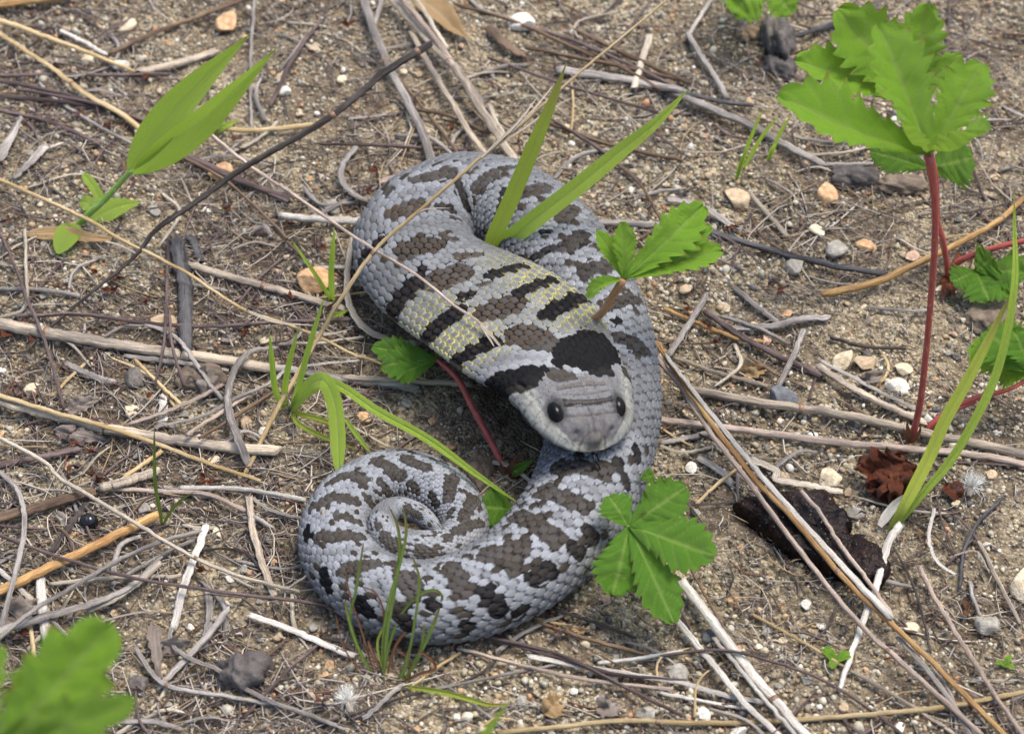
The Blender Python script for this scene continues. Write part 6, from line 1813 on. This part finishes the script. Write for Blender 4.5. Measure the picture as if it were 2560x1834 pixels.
for k, (c, x, y, a_, b_, lab) in enumerate([(D, 1480, 1180, 70, 30, 'long brown clod of soil behind the red stem'), (B, 1270, 1000, 55, 40, 'crumbly dark clod under the thick bleached straw'), (E, 2050, 640, 60, 50, 'dark soil clod at the edge beside the red runners'), (M, 350, 1290, 40, 24, 'dark clod within the bow shaped blade'),
                                            (T, 1020, 480, 30, 60, 'brown clod under the head of the snake')]):
    lump(c, x, y, a_, b_, M_CLOD, 'soil_clod', lab, 'clod', 30 + k, .5, 22)

# slab of dark bark
pg = [(450, 150), (600, 105), (790, 85), (1000, 90), (1090, 190), (1165, 290), (1150, 365), (1290, 435), (1405, 525), (1405, 600), (1300, 640), (1150, 600), (900, 505), (720, 400), (560, 260), (470, 190)]
ring = np.array([on_ground(F, x, y, .55) for x, y in pg])
rr_ = catmull(np.vstack([ring, ring[:1]]), 97)[:-1]
rg = np.random.default_rng(4)
jit_ = rg.normal(scale=.035, size=rr_.shape)
ctr = rr_.mean(0)
rows = []
for k, (sc_, dz) in enumerate([(0.02, .02), (.15, .03), (.3, .05), (.45, .03), (.6, .03), (.75, .05), (.88, .06), (.97, .02), (1.01, -.08), (1.02, -.18), (1.02, -.32), (1.0, -.48), (.98, -.62)]):
    r_ = ctr + (rr_ + jit_ * sc_ ** 4 + rg.normal(scale=.02, size=rr_.shape) * sc_ ** 2 - ctr) * np.array([sc_, sc_, 1])
    r_[:, 2] = rr_[:, 2] * .3 + ctr[2] * .7 + dz + (fbm(r_[:, 0] * 3 + 9, r_[:, 1] * 3 + 9, 44, 4) - .5) * (.45 if k < 8 else .2)
    rows.append(r_)
v = np.vstack(rows)
mb, ntb, bsb, _ = new_mat('dark_bark')
tcb = N_(ntb, 'TexCoord').outputs['Object']
nb1 = noise(ntb, tcb, 140.0, 5.0, .6)
cb = mix(ntb, ramp(ntb, nb1, .4, .65), (0.004, 0.003, 0.004), (0.020, 0.009, 0.007))
nb2 = noise(ntb, tcb, 1300.0, 2.0, .6)
cb = mix(ntb, ramp(ntb, nb2, .70, .73), cb, (.42, .36, .27))
ntb.links.new(cb, bsb.inputs['Base Color'])
bsb.inputs['Roughness'].default_value = .42
bsb.inputs['Specular IOR Level'].default_value = .16
bump(ntb, bsb, nb1, 1.0, .003)
mk('bark_piece', v, grid_faces(len(rows), 96, True), mb, label='slab of glossy dark brown bark lying under the pair of long stalks', cat='bark')

# crumpled red-brown leaf
b0 = on_ground(E, 1420, 1600, 0.0)
rl = thing('dead_leaf', 'crumpled red brown dead leaf at the foot of the tall red stem', 'leaf', b0)
for k, (q0, q1, w_, z0, z1, nn_) in enumerate([((1590, 1560), (1210, 1520), .9, .2, .55, (.2, -.7, .8)), ((1560, 1580), (1260, 1640), 1.0, .2, .35, (0, -.5, 1)), ((1420, 1590), (1500, 1720), .8, .4, .1, (.4, -.7, .6)), ((1500, 1580), (1330, 1730), .8, .35, .1, (-.4, -.6, .8)), ((1330, 1520), (1480, 1460), .6, .5, .5, (0, -1, .2))]):
    v, f, a = strip([on_ground(E, *q0, z0), on_ground(E, (q0[0] + q1[0]) / 2, (q0[1] + q1[1]) / 2, (z0 + z1) / 2 + .25), on_ground(E, *q1, z1)], w_, nn_, n=34, m=11, fold=.5, prof='leaflet', teeth=4, tooth=.6, wave=1.0, seed=200 + k, side_veins=6)
    mk('lobe', v, f, M_REDLEAF, parent=rl, attrs=a)
for k, (q0, q1, w_, lab) in enumerate([((1760, 70), (1850, 150), .5, 'small red brown leaf scrap beside the yellow green blades'), ((1300, 60), (1330, 150), .4, 'red brown leaf scrap behind the bark')]):
    v, f, a = strip([on_ground(F, *q0, .1), on_ground(F, (q0[0] + q1[0]) / 2 + 10, (q0[1] + q1[1]) / 2, .25), on_ground(F, *q1, .1)], w_, (.2, -.6, .8), n=24, m=9, fold=.5, prof='oval', wave=.5, seed=210 + k)
    mk('leaf_scrap', v, f, M_REDLEAF, attrs=a, label=lab, cat='leaf')
# grey leaf scraps
for k, (c, q0, q1, w_, lab) in enumerate([(B, (1230, 1000), (1400, 1070), 1.1, 'crumpled grey dead leaf under the thick bleached straw'), (B, (400, 1190), (640, 1110), .55, 'pointed grey dead leaf above the burnt straw'), (B, (1380, 740), (1500, 720), .35, 'torn pale leaf scrap above the thick bleached straw'),
                                          (N, (1750, 1460), (1860, 1430), .75, 'torn grey leaf scrap below the purple fork'), (N, (1400, 1500), (1530, 1380), .8, 'brownish curled leaf scrap below the thin greyish stem'), (C, (1000, 1080), (1220, 1050), .5, 'flat grey leaf piece under the grey split blade'),
                                          (C, (0, 900), (280, 800), .9, 'wide grey leaf base under the long grey blade'), (B, (330, 1310), (700, 1380), .55, 'flat grey leaf sheath below the burnt straw'), (C, (960, 920), (1000, 1330), .5, 'grey crumpled sheath piece by the bent pale joint'),
                                          (E, (1240, 1000), (1370, 960), .5, 'frayed grey leaf scrap beside the cream triangular pebble'), (N, (1520, 990), (1690, 970), .3, 'flat brownish husk at the foot of the body'), (E, (470, 960), (640, 920), .6, 'brown folded leaf beside the blue grey pebble')]):
    v, f, a = strip([on_ground(c, *q0, .12), on_ground(c, (q0[0] + q1[0]) / 2, (q0[1] + q1[1]) / 2, .3), on_ground(c, *q1, .12)], w_ * .75, (.15 * (k % 3 - 1), -.6, .8), n=26, m=9, fold=.4, prof='lance', wave=.9, teeth=5, tooth=.5, seed=220 + k, side_veins=6 if k % 2 == 0 else 0)
    mk('dead_leaf', v, f, M_GREYLEAF if k not in (4, 10, 11) else M_DRYLEAF, attrs=a, label=lab, cat='leaf')


# wind-blown seeds with white silk
def silk(c, x, y, dx, dy, n, label, seed, hl=.6):
    b = on_ground(c, x, y, .15)
    t_ = thing('silky_seed', label, 'seed', b)
    e = on_ground(c, x + dx, y + dy, .22)
    v, f, a = tube([b, (b + e) / 2, e], [.07, .085, .05], 10, 7)
    mk('seed_body', v, f, MS['pale'], parent=t_, attrs=a)
    rg = np.random.default_rng(seed)
    vs, fs, k = [], [], 0
    ax_ = unit(e - b)
    for _ in range(n):
        d_ = unit(ax_ * rg.uniform(.2, 1.0) + rg.normal(size=3) * .75 + np.array([0, 0, .2]))
        m_ = e + d_ * hl * .5 * rg.uniform(.5, 1)
        q = m_ + unit(d_ + rg.normal(size=3) * .4) * hl * .5 * rg.uniform(.4, 1)
        s_ = unit(np.cross(d_, rg.normal(size=3))) * .005
        vs += [e + s_, e - s_, m_ + s_, m_ - s_, q]
        fs += [(k, k + 1, k + 3, k + 2), (k + 2, k + 3, k + 4)]
        k += 5
    o_ = mk('silk', np.array(vs), fs, M_HAIR, parent=t_, smooth=False, attrs={'st': ('FLOAT_VECTOR', np.zeros((len(vs), 3)))})
    o_['kind'] = 'stuff'


silk(N, 195, 1490, -25, -75, 260, 'seed with white silky fluff beside the rush tuft', 3)
silk(F, 1905, 140, 20, -60, 220, 'seed with white silky fluff beside the red brown leaf scrap', 4, .7)



# ------------------------------------------------------------------ unnamed litter, pebbles and fibres
def scatter_stalks():
    r = np.random.default_rng(91)
    labels = dict(grey='weathered grey stalk', purple='purple brown dead stem', pale='pale dry grass scrap', brown='brown stem scrap', tan='golden straw scrap', dark='blackish rootlet')
    kinds = list(labels)
    n = 0
    while n < 290:
        u, v = r.uniform(-20, W + 20), r.uniform(-20, H + 20)
        # the tangle is thick on the near side of the coil and behind, thin on the bare sand
        w = 0.95 if u < 950 else (0.8 if v < 620 else 0.42)
        if r.random() > w:
            continue
        p = G('P', u, v, 0)
        if under_snake(np.array([p[0]]), np.array([p[1]]), 0.9)[0]:
            continue
        kd = kinds[r.choice(6, p=[.26, .24, .18, .14, .08, .10])]
        ln = r.uniform(.7, 2.8) * (1.3 if kd == 'purple' else 1)
        an = r.normal(-.45, .75) if r.random() < .7 else r.uniform(0, 3.14)
        d = np.array([math.cos(an), math.sin(an), 0])
        s_ = np.array([-d[1], d[0], 0]) * r.normal(0, .14) * ln
        q = [rest(p - d * ln / 2, r.uniform(.06, .14)), rest(p + s_, r.uniform(.12, .3)), rest(p + d * ln / 2, r.uniform(.05, .16))]
        rad = {'grey': r.uniform(.035, .09), 'purple': r.uniform(.025, .05), 'pale': r.uniform(.03, .075), 'brown': r.uniform(.022, .05), 'tan': r.uniform(.03, .07), 'dark': r.uniform(.02, .045)}[kd]
        SEED[0] += 1
        vv, ff, aa = tube(q, [rad, rad * .95, rad * r.uniform(.4, .9)], 14, 6, r.uniform(.3, 1.0), SEED[0], .06, .6, 1.0)
        o = mk('litter_stalk', vv, ff, MS[kd], loc=q[0], attrs=aa, cat='stalk', group=labels[kd] + 's in the litter')
        loose(o, ('long ' if ln > 2.1 else 'short ') + ('thick ' if rad > .05 else 'thin ') + labels[kd], p)
        n += 1


def scatter_pebbles():
    r = np.random.default_rng(17)
    lab = dict(grey='grey quartz grain', tan='tan grain', cream='cream coloured grain', orange='orange grain', white='white chip', dark='dark grain', pink='pinkish grain')
    ks = list(lab)
    n = 0
    while n < 300:
        u, v = r.uniform(0, W), r.uniform(0, H)
        p = G('P', u, v, 0)
        if under_snake(np.array([p[0]]), np.array([p[1]]), 1.0)[0]:
            continue
        kd = ks[r.choice(7, p=[.34, .20, .14, .09, .08, .09, .06])]
        rc = r.uniform(.075, .17)
        o = pebble('P', u, v, 0, kd, None, pos=p, r_cm=rc, group=lab[kd] + 's in the sand', sq=(1, r.uniform(.8, 1), r.uniform(.65, .9)), sink=.25)
        loose(o, ('tiny ' if rc < .11 else 'small ') + lab[kd] + ' in sand', p)
        n += 1


def scatter_fibres():
    """hair-thin roots and chaff too fine to count"""
    r = np.random.default_rng(55)
    vs, fs, cs, off = [], [], [], 0
    pal = np.array([(.32, .28, .25), (.14, .10, .095), (.50, .44, .36), (.17, .125, .09), (.055, .047, .045), (.34, .25, .14), (.14, .06, .035)])
    pw = [.27, .23, .16, .14, .08, .07, .05]
    n = 60000
    u, v = r.uniform(-40, W + 40, n), r.uniform(-40, H + 40, n)
    clump = fbm(u / 190.0, v / 150.0, 71, 3)
    w = np.where(u < 950, 0.95, np.where(v < 640, 0.75, 0.34)) * np.clip((clump - .28) * 3.2, .12, 1)
    d3 = FWD[None] + RGT[None] * ((u - W / 2) * K)[:, None] - UPV[None] * ((v - H / 2) * K)[:, None]
    p = CAM[None] + d3 * (-CAM[2] / d3[:, 2])[:, None]
    ok = (r.random(n) < w) & ~under_snake(p[:, 0], p[:, 1], 0.8)
    ok = np.where(ok)[0][:8200]
    p, u, v = p[ok], u[ok], v[ok]
    n, k = len(p), 5
    ln = np.where(r.random(n) < np.where((u < 950) | (v < 600), .66, .85), r.uniform(.15, .9, n), r.uniform(.9, 3.6, n))
    an = r.normal(-.5, .9, n)
    d = np.stack([np.cos(an), np.sin(an), np.zeros(n)], -1)
    e = np.stack([-np.sin(an), np.cos(an), np.zeros(n)], -1)
    t = np.linspace(-.5, .5, k)
    bend = r.normal(0, .22, n) * ln
    c = p[:, None] + d[:, None] * (t[None] * ln[:, None])[..., None] + e[:, None] * (bend[:, None] * (t * t * 4 - .5)[None])[..., None]
    c[..., :2] += r.normal(0, .02, (n, k, 2))
    c[..., 2] = ground_z(c[..., 0], c[..., 1]) + r.uniform(.04, .16, (n, 1)) + .05 * np.cos(t * 5)[None]
    rad = r.uniform(.008, .026, n) * np.where((ln > 1) & (r.random(n) < .25), 1.4, 1) * np.where(ln < .35, 1.6, 1)
    prof = np.array([.5, 1, 1, 1, .3])
    sd_ = e[:, None] * (rad[:, None] * prof[None])[..., None]
    up3 = np.array([0, 0, .9])[None, None] * (rad[:, None] * prof[None])[..., None]
    ring = np.stack([c + sd_, c + up3, c - sd_], 2)
    vs.append(ring.reshape(-1, 3))
    fs.append((grid_faces(k, 3, True)[None] + (np.arange(n) * k * 3)[:, None, None]).reshape(-1, 4))
    col = pal[r.choice(7, n, p=pw)] * r.uniform(.7, 1.25, (n, 1))
    cs.append(np.repeat(np.concatenate([col, np.ones((n, 1))], 1), k * 3, 0))
    m, nt, bs, out = new_mat('litter_fibre')
    c = attr(nt, 'col').outputs['Color']
    nn = noise(nt, None, 700.0, 3.0)
    nt.links.new(mix(nt, ramp(nt, nn, .3, .8), c, (.55, .55, .55), 'MULTIPLY'), bs.inputs['Base Color'])
    bs.inputs['Roughness'].default_value = .7
    mk('plant_litter', np.vstack(vs), np.vstack(fs), m, loc=(0, 0, 0), attrs={'col': ('FLOAT_COLOR', np.vstack(cs))}, label='fine dry rootlets and chaff strewn over the sand', cat='litter', kind='stuff')


# small red husks on dead stems
def husk(c, x, y, r, label, seed):
    b = on_ground(c, x, y, .25)
    t_ = loose(thing('seed_husk', label, 'husk', b, 'dark red seed husks in the litter'), label, b)
    rg = np.random.default_rng(seed)
    for j in range(3):
        an = rg.uniform(0, 6.28)
        d_ = np.array([math.cos(an), math.sin(an), rg.uniform(-.1, .6)]) * r
        s_ = np.array([math.cos(an + 1.2), math.sin(an + 1.2), .3]) * r * .4
        v, f, a = strip([b, b + d_ * .6 + s_ * .5, b + d_ + s_], r * .75, unit(rg.normal(size=3) + np.array([0, 0, 1.2])), n=10, m=5, fold=.7, prof='lance', wave=.3, seed=seed + j)
        mk('scale', v, f, M_REDLEAF if rg.random() < .6 else MS['purple'], parent=t_, attrs=a)


HK = [(A, 350, 430), (A, 890, 490), (A, 230, 680), (A, 690, 790), (A, 490, 730), (A, 300, 760), (A, 1480, 870), (A, 1440, 1290), (A, 1800, 1400), (A, 40, 1380), (B, 610, 325), (B, 730, 370), (B, 690, 435), (B, 920, 500), (B, 610, 570), (B, 1580, 510), (B, 1820, 490), (B, 150, 680),
      (B, 30, 740), (B, 180, 760), (B, 280, 870), (B, 400, 910), (B, 110, 1090), (B, 920, 1110), (B, 420, 1350), (B, 490, 1400), (B, 590, 1450), (B, 460, 1530), (B, 600, 1600), (C, 600, 40), (C, 1310, 60), (C, 1240, 590), (C, 1580, 1280), (C, 2010, 1420), (C, 140, 1020), (C, 1280, 30),
      (E, 425, 50), (E, 650, 400), (E, 710, 450), (E, 260, 670), (E, 310, 750), (E, 160, 550), (E, 40, 290), (M, 180, 1090), (M, 360, 1080), (M, 280, 1190), (M, 830, 800), (M, 180, 160), (M, 420, 1290), (N, 1480, 990), (D, 420, 1430), (B, 1540, 700), (B, 2000, 170)]
for k, (c, x, y) in enumerate(HK):
    husk(c, x, y, .17 + .10 * ((k * 37) % 10) / 10, 'dark red curled seed husk', 300 + k)


scatter_stalks()
scatter_pebbles()
scatter_fibres()
label_loose()
